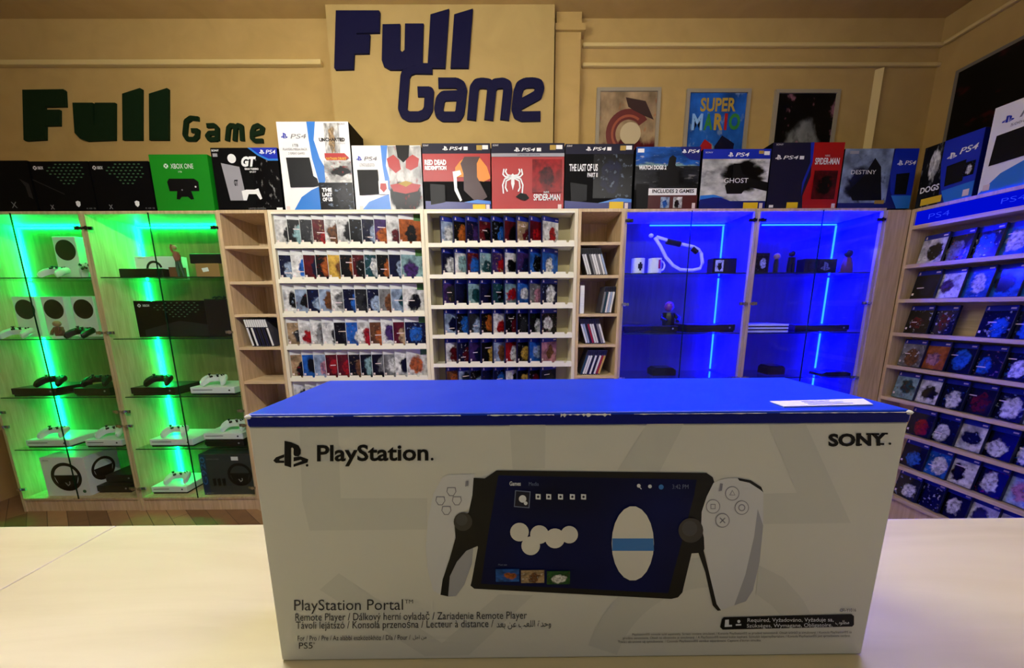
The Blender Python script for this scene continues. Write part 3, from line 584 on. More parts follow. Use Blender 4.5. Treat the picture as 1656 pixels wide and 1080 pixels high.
k.poly('picture', [(.1, .6), (.32, .62), (.32, .88), (.1, .92)], DGR); k.rect('price_sticker', .73, .915, .92, .99, YEL); k.rect('rating', .93, .92, .98, .99, RTG)
k = top_box(-.1, .338, 2.34, 'red console box with white spider emblem', [CRD, RED])
blueframe(k, ps=(.31, .06)); k.rect('silver_band', 0, .15, 1, .2, SIL); k.text('LIMITED EDITION', .36, .162, .66, .185, DGR)
y = k.ly(); bb = MB()
def ku(p): return k.P(p[0]+.006, p[1])
bb.prism([ku(p) for p in ((.265, .47), (.285, .45), (.305, .47), (.31, .6), (.285, .7), (.262, .6))], y, y+.0004)
for s in (1, -1):
    for pts in (((.02, .48), (.075, .47), (.1, .42), (.085, .38)), ((.02, .49), (.1, .5), (.135, .46), (.12, .38)), ((.02, .52), (.09, .56), (.1, .66), (.075, .72)), ((.02, .5), (.11, .53), (.14, .62), (.13, .75))): bb.stroke([ku((.285+s*a, c)) for a, c in pts], .008, y, y+.0004)
bb.build('emblem', WHT, k.r)
k.polys('picture', [[(.33, .8), (.4, .74), (.48, .76), (.52, .82), (.46, .86), (.4, .84)]], BLK); k.art(.56, .24, .97, .74, cover_mat('rmn', (.5, .5, .25, .3), fleck=.3)); k.text('SPIDER-MAN', .58, .76, .95, .86, WHT, .02); k.text('MARVEL', .72, .72, .8, .75, WHT); k.rect('rating', .92, .92, .97, .99, RTG)
k = top_box(.34, .75, 2.335, 'near-black console box with dark blue face picture', [CRD, CRD])
k.art(.42, .15, 1, .82, cover_mat('knl', (.45, .5, .28, .36), fleck=.35)); blueframe(k); k.text('THE LAST OF US', .06, .3, .48, .41, WHT, .03); k.text('PART II', .33, .435, .48, .5, WHT, .03); k.poly('picture', [(.08, .58), (.33, .62), (.33, .86), (.1, .9)], DGR)
k.poly('swoosh', [(0, .86), (.5, .9), (.8, .82), (1, .84), (1, 1), (0, 1)], PSB); k.poly('swoosh', [(.5, .9), (.8, .825), (1, .84), (1, .89), (.8, .88)], SKY); k.rect('price_sticker', .67, .88, .88, 1, YEL); k.rect('rating', .9, .9, .95, .99, RTG)
k = top_box(.762, 1.15, 2.318, 'console box with bay landscape and white banner reading two games', [CRD, CRD])
k.art(0, 0, 1, .38, cover_mat('bcw', (.4, .1, .6, .25))); k.art(0, .3, 1, .68, cover_mat('dkg', (.55, .5, .25, .4))); k.poly('picture', [(.52, .17), (.57, .13), (.63, .17), (.62, .28), (.68, .4), (.7, .62), (.36, .62), (.4, .38), (.5, .3)], BLK)
k.poly('header_band', [(.68, 0), (1, 0), (1, .22), (.84, .2), (.73, .12)], PSB); k.ps(.71, .04, .78, .1, WHT); k.text('PS4', .8, .045, .98, .1, WHT, .01, .2); k.text('WATCH DOGS 2', .05, .29, .48, .36, WHT, .05); k.rect('badge', .02, .03, .12, .09, WHT)
k.rect('panel', .2, .76, 1, 1, M('print_maroon', (70, 6, 10), .4)); k.rect('banner', .22, .66, .98, .77, WHT); k.text('INCLUDES 2 GAMES', .28, .675, .94, .735, BLK, .03); k.poly('picture', [(.02, .58), (.22, .6), (.22, .98), (.04, 1)], BLK)
k.art(.42, .8, .56, .98, cover_mat('lbk')); k.art(.62, .8, .76, .98, cover_mat('wkr')); k.rect('rating', .92, .9, .97, .99, RTG)
k = top_box(1.162, 1.571, 2.305, 'console box with black warrior on pale grey sky picture', [CRD, PSB])
k.art(0, .16, 1, .86, cover_mat('wkg', (.62, .6, .34, .36))); k.rect('header_band', 0, 0, 1, .16, BLU); k.ps(.37, .05, .45, .13, WHT); k.text('PS4', .48, .06, .68, .125, WHT, .01, .2); k.rect('badge', .9, .04, .98, .1, WHT); k.rect('badge', .82, .03, .89, .08, GLD); k.text('SONY', .03, .045, .14, .07, WHT)
k.poly('picture', [(.46, .24), (.55, .24), (.6, .4), (.78, .5), (1, .55), (1, .7), (.7, .62), (.62, .74), (.4, .74), (.36, .6), (.46, .5)], BLK); k.text('GHOST', .34, .48, .7, .56, WHT, 0); k.poly('swoosh', [(0, .78), (.2, .76), (.45, .86), (.6, 1), (0, 1)], PSB); k.poly('swoosh', [(0, .77), (.2, .755), (.38, .81), (.2, .8), (0, .84)], SKY); k.rect('price_sticker', .66, .89, .88, 1, YEL); k.rect('rating', .9, .9, .95, .99, RTG)
k = top_box(1.575, 2.008, 2.34, 'dark navy console box with red curved panel at its right', [CRD, M('box_navy', (6, 10, 44), .4)])
k.poly('panel', [(.56, 0), (1, 0), (1, 1), (.52, 1), (.5, .8), (.58, .5)], RED); k.poly('swoosh', [(.52, 0), (.57, 0), (.58, .3), (.5, .62), (.48, .8), (.47, .6), (.55, .3)], BLU); k.ps(.05, .18, .14, .255, WHT); k.text('PS4', .16, .195, .37, .25, WHT, .01, .2); k.rect('badge', .39, .2, .45, .25, WHT); k.text('SONY', .04, .02, .14, .045, WHT)
k.text('SPIDER-MAN', .61, .23, .95, .33, WHT, .02); k.text('MARVEL', .74, .185, .81, .215, WHT); k.art(.62, .42, .95, .85, cover_mat('mkr', (.5, .5, .3, .35), fleck=.2)); k.rect('price_sticker', .28, .9, .44, .99, YEL); k.rect('badge', .03, .94, .09, .98, WHT); k.rect('rating', .92, .92, .97, .99, RTG)
k = top_box(2.012, 2.458, 2.305, 'console box with hooded figure and blue swirl, last before the corner', [CRD, PSB])
k.art(0, 0, .66, .9, cover_mat('lnk', (.45, .35, .34, .35))); k.poly('picture', [(.42, .15), (.52, .3), (.56, .6), (.6, .86), (.2, .86), (.12, .7), (.3, .45)], BLK); k.text('DESTINY', .12, .35, .46, .42, WHT); k.poly('panel', [(.68, 0), (1, 0), (1, 1), (.82, 1), (.7, .7), (.66, .4)], BLU); k.poly('panel', [(.82, 1), (.72, .78), (1, .78), (1, 1)], SKY)
k.ps(.73, .19, .81, .28, WHT); k.text('PS4', .83, .2, .98, .27, WHT, .01, .2); k.poly('picture', [(.74, .42), (.92, .4), (.92, .76), (.76, .76)], BLK); k.rect('price_sticker', .5, .86, .63, .92, GLD); k.rect('badge', .06, .04, .18, .09, SIL)
# the dark flat box behind, and the two on the right wall rack
c = carton(.52, .405, .06, (-.25, 2.485-.0, TOP+.001), 'flat dark box standing behind the red console boxes', [CRD, CRD]); c.r.location.y = 2.4855+.05-.05
for o in [q for q in bpy.data.objects if q.name.startswith('console_box') and q.get('label', '').startswith(('red topped', 'red console'))]:
    for ch in o.children:
        if ch.name.startswith('carton'):
            for v in ch.data.vertices:
                if v.co.y > .1: v.co.y = .15
def uloc(s, y, z): return Vector(UO)+Vector((.0849*s+.9964*y, -.9964*s+.0849*y, z))
k = carton(.255, .335, .14, uloc(.008, .005, 1.9555), 'blue console box with black and white left panel, first on right-wall rack', [PSB, PSB], UA)
k.art(0, 0, .42, 1, cover_mat('kwg', (.6, .7, .25, .25))); k.text('DOGS', .05, .66, .4, .76, WHT, .03); k.rect('price_sticker', .1, .86, .48, .97, YEL); k.poly('panel', [(.36, 0), (1, 0), (1, 1), (.55, 1), (.42, .7), (.36, .35)], BLU); k.poly('panel', [(.55, 1), (.46, .8), (1, .76), (1, 1)], SKY)
k.ps(.45, .22, .62, .32, WHT); k.text('PS4', .66, .2, .95, .29, WHT, .01, .2); k.poly('picture', [(.48, .42), (.8, .4), (.8, .72), (.5, .74)], BLK); k.art(.78, .45, .96, .66, cover_mat('kwb')); k.rect('rating', .85, .87, .95, .97, RTG)
k = carton(.36, .41, .14, uloc(.285, .005, 1.9555), 'white console box with black console picture on right-wall rack', [CRD, WHT], UA)
k.poly('swoosh', [(0, 1), (.2, .8), (.5, .68), (1, .66), (1, 1)], SKY); k.ps(.1, .14, .22, .22, BLU); k.text('PS4', .27, .13, .6, .21, GRY, 0, .2); k.text('500GB', .2, .25, .4, .28, GRY); k.poly('picture', [(.08, .34), (.58, .32), (.58, .66), (.06, .68)], BLK); k.rect('rating', .05, .9, .12, .97, RTG); k.art(.6, .4, .8, .7, cover_mat('bkw'))

# ------------------------------------------------------------------ counter
CT = EYE-.1975
COUNTER = wood('counter_laminate', (182, 170, 128), (200, 190, 150), (1.5, 9, 9), .38)
r = empty('shop_counter', (0, 0, 0)); tag(r, 'pale cream wood shop counter in the foreground', 'counter')
YC = .305
b = MB(); b.box(-1.6, -.3668, -.30, YC, CT-.028, CT, bev=.0008); b.build('worktop', COUNTER, r)
b = MB(); b.box(-.3662, 1.7, -.30, YC, CT-.028, CT, bev=.0008); b.build('worktop', COUNTER, r)
b = MB(); b.box(-1.6, 1.7, YC-.04, YC-.02, 0.0005, CT-.0285); b.build('front_panel', MAPLE, r)
b = MB(); b.box(-1.6, -1.58, -.28, YC-.041, 0.0005, CT-.0285); b.box(1.68, 1.7, -.28, YC-.041, 0.0005, CT-.0285); b.build('side_panel', MAPLE, r)

# ------------------------------------------------------------------ the product box in front
BY = .1723
def bf(x, y): p = px(x, y, BY); return (p.x, p.z)
xl = (bf(401, 680)[0]+bf(455, 1069)[0])/2; xr = (bf(1477, 668)[0]+bf(1390, 1054)[0])/2; zb = CT+.0003; zt = EYE-.0515
root = empty('product_box', ((xl+xr)/2, BY, CT)); tag(root, 'large white and blue handheld console box standing on the counter', 'box')
X0, X1, H, DP = xl-(xl+xr)/2, xr-(xl+xr)/2, zt-CT, .084; LIP = .0065
BXW = M('carton_white', (200, 202, 196), .5); BXB = M('carton_blue', (0, 54, 196), .4, 0, .15)
b = MB(); fs = b.box(X0, X1, 0, DP, .0003, H-LIP, 0, bev=.0009); b.build('carton', BXW, root)
b = MB(); b.box(X0-.0004, X1+.0004, -.0004, DP+.0004, H-LIP, H, 0, bev=.0012); ld = b.build('lid', BXB, root); b = MB(); b.box(X0+.0008, X1-.0008, -.00048, -.00042, H-LIP+.0002, H-.0012); b.build('lid_rim', M('carton_navy_rim', (0, 14, 110), .45, 0, .15), ld)
b = MB(); b.box(X0-.00048, X0-.00042, .0008, DP-.0008, H-LIP+.0002, H-.0012); b.build('lid_rim', _M['carton_navy_rim'], ld)
OX = (xl+xr)/2
def B(x, y): q = bf(x, y); return (q[0]-OX, q[1]-CT)
LY = [0]
def bp(name, plist, mat, parent=None):
    LY[0] += 1; y = -.000015*LY[0]-.00005; m_ = MB()
    for pts in plist: m_.prism([B(*p) for p in pts], y, y+.000012)
    return m_.build(name, mat, parent or root)
def A6(pts): return [(380+x*.44444, 600+y*.44444) for x, y in pts]
def A7(pts): return [(920+x*.44444, 600+y*.44444) for x, y in pts]
def bt(s, x0, y0, x1, y1, mat, bold=0, shear=0, slope=-.0165, parent=None, name='lettering'):
    LY[0] += 1; y = -.000015*LY[0]-.00005
    def fn(u, v):
        xx = x0+(x1-x0)*u; yy = y1+(y0-y1)*v+slope*(xx-x0); q = B(xx, yy); return (q[0], y, q[1])
    return lettering(parent or root, s, fn, mat, bold, shear, name)
def circ(x, y, r, n=22, ry=None): return [(x+r*cos(2*pi*i/n), y+(ry or r)*sin(2*pi*i/n)) for i in range(n)]
FNT = M('print_faint_grey', (189, 192, 187), .5); INK = M('print_ink', (5, 5, 7), .5, 0, .15); INKG = M('print_ink_grey', (50, 50, 54), .5, 0, .2)
for pp in (A6([(235, 210), (375, 210), (385, 462), (700, 462), (698, 576), (272, 580), (245, 470)]), A6([(308, 795), (378, 735), (820, 1034), (690, 1036)]), A6([(960, 812), (1085, 815), (850, 1033), (700, 1035)]),
           A6([(1000, 195), (1130, 193), (1128, 352), (1010, 358)]), A7([(285, 190), (420, 188), (330, 365), (175, 362)]), A7([(725, 195), (860, 190), (1025, 552), (705, 556), (706, 445), (828, 442)])): bp('pale_symbol', [pp], FNT)
def arc(cx, cy, r0, r1, a0, a1, n=18):
    o = [(cx+r1*cos(a0+(a1-a0)*i/n), cy+r1*sin(a0+(a1-a0)*i/n)) for i in range(n+1)]; return o+[(cx+r0*cos(a1-(a1-a0)*i/n), cy+r0*sin(a1-(a1-a0)*i/n)) for i in range(n+1)]
for (a0, a1) in ((pi*1.105, pi*1.16), (pi*1.16, pi*1.32), (pi*1.32, pi*1.5)): bp('pale_symbol', [A7(arc(520, 1150, 365, 475, a0, a1, 8))], FNT)
bp('pale_symbol', [A7([(690, 705), (780, 750), (850, 830), (880, 885), (770, 888), (735, 850), (680, 810)])], FNT)
bp('logo', [A6(p) for p in PS_LOGO], INK); bp('logo', [circ(497, 752, 2.2, 12)], INK)
bt('PlayStation', 513, 719, 693, 754, INK, .025, slope=-.008); bp('logo', [circ(699, 742, 2.3, 12)], INK)
bt('SONY', 1339, 701, 1433, 722, INK, .045); bp('logo', [circ(1438.5, 717, 1.9, 12)], INK)
bp('logo', [[(1385, 700), (1392, 700), (1392, 703), (1385, 703)], [(1400, 700), (1412, 700), (1412, 703), (1400, 703)], [(1383, 717), (1393, 717), (1393, 720), (1383, 720)], [(1409, 700), (1421, 700), (1421, 703), (1409, 703)], [(1425, 699.5), (1435, 699.3), (1435, 702.2), (1425, 702.4)], [(1417, 716), (1429, 716), (1429, 719), (1417, 719)]], INK)
# printed picture of the handheld
GRIP = M('print_grip_white', (196, 200, 206), .45); GRIPS = M('print_grip_shade', (150, 154, 164), .45); DEV = M('print_device_black', (4, 5, 8), .45, 0, .25); BTN = M('print_button_line', (120, 122, 136), .45)
dev = bp('device_picture', [A6([(755, 386), (775, 376), (872, 373), (868, 475), (850, 500), (806, 525), (797, 565), (803, 600), (780, 680), (755, 760), (748, 812), (722, 797), (702, 725), (695, 640), (702, 545), (722, 445)])], GRIP)
bp('picture_grip', [A6([(868, 632), (862, 700), (835, 775), (805, 816), (776, 819), (782, 745), (810, 690), (842, 650)])], GRIPS, dev)
bp('picture_grip', [A6([(800, 560), (870, 545), (890, 632), (842, 652), (808, 692), (782, 745), (776, 818), (748, 812), (756, 756), (782, 680), (803, 605)])], DEV, dev)
scrn = bp('picture_body', [[(766, 772), (784, 773), (803, 760), (1142, 764), (1152, 771), (1158, 790), (1142, 812), (1141, 880), (1136, 893), (1118, 894), (1103, 957), (1096, 965), (1085, 967.5), (767, 951), (761, 946), (763, 938), (773, 884), (768, 870), (742, 862), (738, 840), (758, 828), (764, 800)]], DEV, dev)
SCR = bpy.data.materials.new('print_screen_blue'); SCR.use_nodes = True; nt = SCR.node_tree; tc = nt.nodes.new('ShaderNodeTexCoord'); nn = nt.nodes.new('ShaderNodeTexNoise'); nn.inputs['Scale'].default_value = 14; rp = nt.nodes.new('ShaderNodeValToRGB')
rp.color_ramp.elements[0].color = lin((3, 6, 36)); rp.color_ramp.elements[1].color = lin((8, 20, 84)); rp.color_ramp.elements[0].position = .3; rp.color_ramp.elements[1].position = .75
nt.links.new(tc.outputs['Object'], nn.inputs['Vector']); nt.links.new(nn.outputs['Fac'], rp.inputs[0]); nt.links.new(rp.outputs[0], nt.nodes['Principled BSDF'].inputs['Base Color']); nt.nodes['Principled BSDF'].inputs['Roughness'].default_value = .5; nt.nodes['Principled BSDF'].inputs['Specular IOR Level'].default_value = .12
sc_ = bp('picture_screen', [[(806, 768), (1126, 775), (1122, 800), (1080, 958), (778, 943), (790, 860)]], SCR, dev)
rg = bp('picture_grip', [A7([(545, 397), (575, 388), (610, 387), (655, 396), (692, 418), (706, 442), (705, 560), (692, 690), (668, 795), (642, 835), (550, 868), (536, 845), (512, 745), (492, 650), (490, 605), (480, 560), (482, 510), (500, 455), (525, 405)])], GRIP, dev)
bp('picture_grip', [A7([(470, 660), (486, 640), (512, 745), (536, 845), (552, 868), (540, 870), (522, 850), (495, 730)])], DEV, dev); bp('picture_trigger', [A7([(612, 387), (660, 396), (698, 420), (706, 440), (694, 430), (655, 405), (618, 397)])], DEV, dev)
bp('picture_grip', [A7([(705, 560), (692, 690), (668, 795), (642, 835), (600, 850), (640, 740), (672, 600), (685, 500)])], GRIPS, dev)
for (x, y), q in zip(((788, 437), (748, 470), (808, 470), (770, 505)), range(4)):
    bp('picture_button', [A6([(x-15, y-16), (x+15, y-16), (x+18, y), (x+8, y+16), (x-8, y+16), (x-18, y)])], BTN, dev); bp('picture_button', [A6([(x-12, y-13), (x+12, y-13), (x+15, y), (x+6, y+13), (x-6, y+13), (x-15, y)])], GRIP, dev)
for x, y, s_ in ((592, 443, 3), (522, 490, 4), (626, 494, 20), (556, 540, 0)):
    bp('picture_button', [A7(circ(x, y, 26))], BTN, dev); bp('picture_button', [A7(circ(x, y, 23))], GRIP, dev)
    if s_: bp('picture_button', [A7([(x+13*cos(-pi/2+(pi/4 if s_ == 4 else 0)+2*pi*i/s_), y+13*sin(-pi/2+(pi/4 if s_ == 4 else 0)+2*pi*i/s_)) for i in range(s_)])], BTN, dev); bp('picture_button', [A7([(x+9*cos(-pi/2+(pi/4 if s_ == 4 else 0)+2*pi*i/s_), y+9*sin(-pi/2+(pi/4 if s_ == 4 else 0)+2*pi*i/s_)) for i in range(s_)])], GRIP, dev)
    else: bp('picture_button', [A7([(x-11, y-8), (x-8, y-11), (x+11, y+8), (x+8, y+11)]), A7([(x+8, y-11), (x+11, y-8), (x-8, y+11), (x-11, y+8)])], BTN, dev)
DG2 = M('print_stick_dark', (24, 25, 32), .35); DG3 = M('print_stick_top', (44, 46, 56), .35)
for x, y, r_ in ((749, 842, 15), (1116, 856, 20)):
    bp('picture_stick', [circ(x, y, r_)], DG2, dev); bp('picture_stick', [circ(x-2, y-3, r_*.62)], DG3, dev)
bp('picture_button', [A6([(840, 398), (850, 396), (848, 415), (838, 417)]), A7([(548, 405), (557, 407), (553, 432), (542, 434)])], BTN, dev)
# screen contents: menu words, icons, thumbnails, plain round shapes
PAPER = M('print_screen_white', (214, 220, 228), .45); CYA = M('print_screen_cyan', (30, 110, 190), .45); DIM = M('print_screen_dim', (90, 104, 140), .45)
bt('Games', 824, 777, 842, 784, PAPER, .02, parent=dev, slope=0); bt('Media', 855, 778, 871, 784, DIM, parent=dev, slope=0); bt('3:42 PM', 1086, 782, 1112, 789, DIM, parent=dev, slope=0)
bp('picture_icon', [circ(1032, 784, 3), [(1034, 786), (1037, 789), (1036, 790), (1033, 787)]], PAPER, dev); bp('picture_icon', [circ(1050, 785, 3)], PAPER, dev); bp('picture_icon', [circ(1068, 786, 4)], CYA, dev)
bp('picture_icon', [[(833, 791), (858, 793), (856, 820), (831, 818)]], DIM, dev); bp('picture_icon', [[(834.5, 792.5), (856.5, 794.5), (854.5, 818.5), (832.5, 816.5)]], NVY, dev); bp('picture_icon', [circ(845, 805, 6), circ(850, 812, 3)], PAPER, dev)
for x in (870, 887, 906, 925, 943): bp('picture_icon', [[(x-4, 797), (x+4, 797.5), (x+4, 806), (x-4, 805.5)]], PAPER, dev); bp('picture_icon', [circ(x, 801.5, 2)], NVY, dev)
bt('Must see', 806, 909, 820, 912, DIM, parent=dev, slope=0)
for (x, c1, c2) in ((802, 'bov', 'o'), (842.5, 'tvw', 'v'), (884, 'ewv', 'e')):
    LY[0] += 1; y = -.000015*LY[0]-.00005; q = MB(); a, c = B(x, 938+(x-802)*.05), B(x+37.5, 918+(x-802)*.04); q.quadz(a[0], c[0], a[1], c[1], y); q.build('picture_thumbnail', cover_mat(c1), dev)
PALE = M('print_pale_shape', (206, 206, 200), .45)
for c_ in (circ(840, 858, 15), circ(872, 862, 15), circ(858, 880, 15), circ(897, 868, 16), circ(920, 862, 14)): bp('picture_shape', [c_], PALE, dev)
bp('picture_shape', [circ(1022, 876, 34, ry=60)], PALE, dev); bp('picture_shape', [[(989, 868), (1055, 868), (1056, 888), (989, 888)]], CYA, dev)
LY[0] = 14
# printed wording
bt('PlayStation Portal', 476, 969, 652, 992, INKG, .0, slope=-.006); bt('TM', 655, 969, 668, 975, INKG, .0)
bt('Remote Player / Dálkový herní ovladač / Zariadenie Remote Player', 478, 990, 852, 1007, INKG, .0, slope=-.0095)
bt('Távoli lejátszó / Konsola przenośna / Lecteur à distance /', 479, 1003, 798, 1020, INKG, .0, slope=-.0095); bt('\uFEAA\uFECC\uFE91 \uFEE6\uFECB \uFE90\uFECC\uFEE0\uFEDF\uFE8D \uFE93\uFEAA\uFEA3\uFEED', 803, 1003, 891, 1017, INKG, .0)
bt('For / Pro / Pre / Az alábbi eszközökhöz / Dla / Pour /', 482, 1027, 664, 1035, INKG, .0, slope=-.008); bt('\uFEDE\uFE9F\uFE8D \uFEE6\uFEE3', 668, 1026, 690, 1034, INKG)
bt('PS5', 484, 1038, 506, 1048, INKG, .0); bt('*', 507, 1037, 510, 1041, INKG)
bp('notice_bar', [[(1167, 1000), (1170, 997), (1376, 992), (1380, 995), (1380, 1009), (1377, 1012), (1168, 1017), (1164, 1013)]], INK)
bt('Required, Vyžadováno, Vyžaduje sa,', 1208, 998.5, 1347, 1006.5, PAPER, .0, slope=-.006); bt('Szükséges, Wymagane, Obligatoire,', 1207, 1007.8, 1345, 1015.5, PAPER, .0, slope=-.012); bt('\uFE8F\uFEEE\uFEE0\uFEC4\uFEE3', 1350, 1002, 1372, 1010, PAPER)
bp('notice_icon', [[(1172, 1001), (1178, 1000.5), (1178, 1009), (1183, 1009), (1183, 1012), (1171, 1012.5)], [(1189, 1008), (1198, 1007.6), (1198, 1010), (1189, 1010.4)], circ(1194, 1003.5, 2.6, 10)], PAPER)
bt('CFI-Y1016', 1357, 983, 1383, 988, INKG)
fine = ['PlayStation®5 console sold separately. Screen content simulated. / Konzole PlayStation®5 se prodává samostatně. Obsah snímků je simulovaný. / Konzola PlayStation®5 sa',
        'predáva samostatne. Obsah na obrazovke je simulovaný. / A PlayStation®5 konzol külön kapható. Szimulált képernyőtartalom. / Konsola PlayStation®5 jest sprzedawana osobno.',
        'Treści ekranowe są symulowane. / Console PlayStation®5 vendue séparément. Capture d’écran simulée.']
for t_, x0, x1, y_ in zip(fine, (1022, 1007, 999), (1376, 1374, 1230), (1022, 1028, 1034)): bt(t_, x0, y_, x1, y_+5.5, INKG, slope=-.011)
# white sticker and scuffs of the lid
q = [pz(x, y, zt+.0004) for x, y in ((1245, 649), (1396, 645), (1412, 654), (1268, 657.5))]
b = MB(); b.prismz([(p.x-OX, p.y-BY) for p in q], H+.0002, H+.0006); st = b.build('sticker', M('sticker_white', (226, 226, 222), .45), root)
b = MB()
def sq(u, v): a = q[0].lerp(q[1], u); c = q[3].lerp(q[2], u); p = a.lerp(c, v); return (p.x-OX, p.y-BY)
for v_, u0, u1 in ((.2, .3, .6), (.45, .3, .72), (.7, .3, .8)): b.prismz([sq(u0, v_), sq(u1, v_), sq(u1, v_+.1), sq(u0, v_+.1)], H+.0007, H+.0008)
b.build('printed_lines', M('print_pale_grey_line', (170, 170, 176), .5), st)
SCF = M('scuffed_card', (206, 208, 212), .7); rn = random.Random(3)
def scuff(u0, u1, w0):
    b = MB(); n = 26; top = []; bot = []
    for i in range(n+1):
        x = X0+(X1-X0)*(u0+(u1-u0)*i/n); e = w0*rn.random()**2.2; top.append((x, H-.0011+e*.35)); bot.append((x, H-.0011-e))
    b.prism(top+bot[::-1], -.00075, -.0005); b.build('scuff', SCF, root)
for u0, u1, w0 in ((.002, .13, .0004), (.16, .32, .0004), (.36, .46, .0006), (.47, .545, .0014), (.58, .78, .0004), (.8, .995, .0004)): scuff(u0, u1, w0)
for x, y in ((X0+.0008, .0002), (X0+.0012, DP-.0015), (X1-.001, .0002)):
    b = MB(); b.lathe([(0, -.0016), (.0016, -.0008), (.002, .0002), (.0012, .0008), (0, .001)], (x, y, H-.0012), 8); b.build('worn_corner', SCF, root)

# ------------------------------------------------------------------ goods in the cabinets
def gamepad_mesh():
    half = [(0, .030), (.022, .032), (.045, .034), (.060, .028), (.070, .010), (.076, -.020), (.077, -.045), (.068, -.060), (.055, -.058), (.045, -.040), (.034, -.022), (.018, -.016), (0, -.016)]
    pts = half+[(-x, y) for x, y in half[-2:0:-1]]; b = MB(); rings = []
    for sc, z in ((.82, -.016), (1, -.004), (.97, .008), (.8, .016), (.4, .019)):
        rg = []
        for x, y in pts:
            cx = max(-.05, min(.05, x))*(.92 if abs(x) > .02 else 1); cy = .008 if abs(x) < .045 else max(-.03, min(.01, y)); dz = -.02*max(0, -y-.01)/.05
            rg.append(b.v(cx+(x-cx)*sc, cy+(y-cy)*sc, z+dz))
        rings.append(rg)
    n = len(pts)
    for a, c in zip(rings, rings[1:]):
        for i in range(n): b.f([a[i], a[(i+1) % n], c[(i+1) % n], c[i]])
    b.f(rings[0][::-1]); b.f(rings[-1]); return b
def stick_mb(x, y): b = MB(); b.lathe([(.006, .014), (.005, .024), (.0085, .026), (.0085, .029), (.006, .030), (0, .029)], (x, y, 0), 14); return b
_gp = {}
def gamepad(loc, label, white=True, rot=(0, 0, 0), group='gamepads in the green cabinets'):
    body = WHTP if white else BLKP; key = white
    if key not in _gp:
        o = gamepad_mesh().build('gamepad', body, smooth=True); ch = []
        for x, y in ((-.040, .012), (.022, -.010)): ch.append(stick_mb(x, y).build('thumbstick', BLKP, o, smooth=True))
        d = MB(); d.box(-.028, -.010, -.013, -.007, .012, .022); d.box(-.022, -.016, -.019, -.001, .012, .022); ch.append(d.build('direction_pad', BLKP if white else DGR, o))
        for x, y in ((.040, .020), (.048, .012), (.032, .012), (.040, .004)): d = MB(); d.lathe([(.004, .014), (.004, .0215), (0, .022)], (x, y, 0), 10); ch.append(d.build('button', DGR, o))
        d = MB(); d.lathe([(.0065, .016), (.0065, .0205), (0, .021)], (0, .022, 0), 12); ch.append(d.build('home_button', SIL, o)); _gp[key] = o
    else:
        s = _gp[key]; o = link(s.copy())
        for c in s.children: q = link(c.copy()); q.parent = o
    R_ = Matrix.Rotation(rot[2], 4, 'Z') @ Matrix.Rotation(rot[0], 4, 'X'); lo = min((R_ @ v.co).z for v in o.data.vertices)
    o.location = (loc[0], loc[1], loc[2]-lo+.0006); o.rotation_euler = rot; tag(o, label, 'gamepad', group); return o
_cs = {}
def slab_console(loc, label, white=True, group='flat consoles on the cabinet shelves', w_=.295, h_=.055, d_=.22, rot=0, top=None):
    r = empty('game_console', loc, rot); tag(r, label, 'game console', group); key = (white, w_, h_, d_)
    if key not in _cs:
        L = []
        b = MB(); b.box(0, w_, 0, d_, .012, h_, bev=.003); L.append(b.build('shell', WHTP if white else BLKP, r))
        b = MB(); b.box(.006, w_-.006, .006, d_-.006, 0, .0118); L.append(b.build('base', BLKP, r))
        b = MB(); b.box(.015, w_*.5, -.0006, .002, h_*.62, h_*.62+.004); L.append(b.build('disc_slot', BLK if white else DGR, r))
        b = MB(); b.disc(w_-.035, h_*.6, .006, .006, -.0007, .002); L.append(b.build('power_button', DGR if white else SIL, r)); _cs[key] = L
    else:
        for c in _cs[key]: q = link(c.copy()); q.parent = r
    return r
G0, G1, G2, G3, GB = SH_G[0], SH_G[1], SH_G[2], SH_G[3], .1
def gx(x, y, Y=2.36): return px(x, y, Y).x
def pad_on(x, Y, z, label, white=True, rz=.15): return gamepad((x, Y, z), label, white, (radians(12), 0, rz))
# round-grilled white consoles
def grille_console(x, Y, z, label, rz=0, w_=.151):
    r = empty('game_console', (x, Y, z+.0005), rz); tag(r, label, 'game console', 'upright white consoles with a round black grille')
    b = MB(); b.box(0, w_, 0, .06, 0, .275, bev=.004); b.build('shell', WHTP, r)
    b = MB(); b.ring(w_*.5, .188, 0, .066, -.0012, .001); b.build('fan_grille', BLKP, r)
grille_console(gx(97, 447, 2.5), 2.50, G0, 'upright white console with round black grille, alone on the top shelf')
grille_console(-3.365, 2.50, G1, 'upright white console with black grille, leftmost of three on second shelf')
grille_console(gx(80, 547, 2.50), 2.50, G1, 'upright white console with black grille, behind the brown figurine')
grille_console(gx(132, 547, 2.50)-.02, 2.50, G1, 'upright white console with black grille, nearest the cabinet divider on second shelf')
gamepad((gx(88, 447, 2.38), 2.40, G0), 'white gamepad lying flat on the top shelf of the left green cabinet', True, (radians(12), 0, -.1))
gamepad((gx(133, 440, 2.38), 2.42, G0), 'white gamepad propped upright beside the grilled console on the top shelf', True, (radians(68), 0, -.3))
gamepad((gx(34, 546, 2.40), 2.40, G1), 'white gamepad lying before the leftmost grilled console', True, (radians(12), 0, .1))
gamepad((gx(133, 546, 2.37), 2.38, G1), 'black gamepad lying on the second shelf between figurine and divider', False, (radians(12), 0, -.1))
def figurine(loc, parts, label, group='small figurines in the cabinets'):
    r = empty('figurine', loc); tag(r, label, 'figurine', group)
    for nm, prof_list, mat in parts:
        b = MB()
        for q in prof_list:
            if q[0] == 't': b.tube(q[1], q[2], 8)
            else: b.lathe(q[1], q[2], 14, sx=q[3] if len(q) > 3 else 1)
        b.build(nm, mat, r, smooth=True)
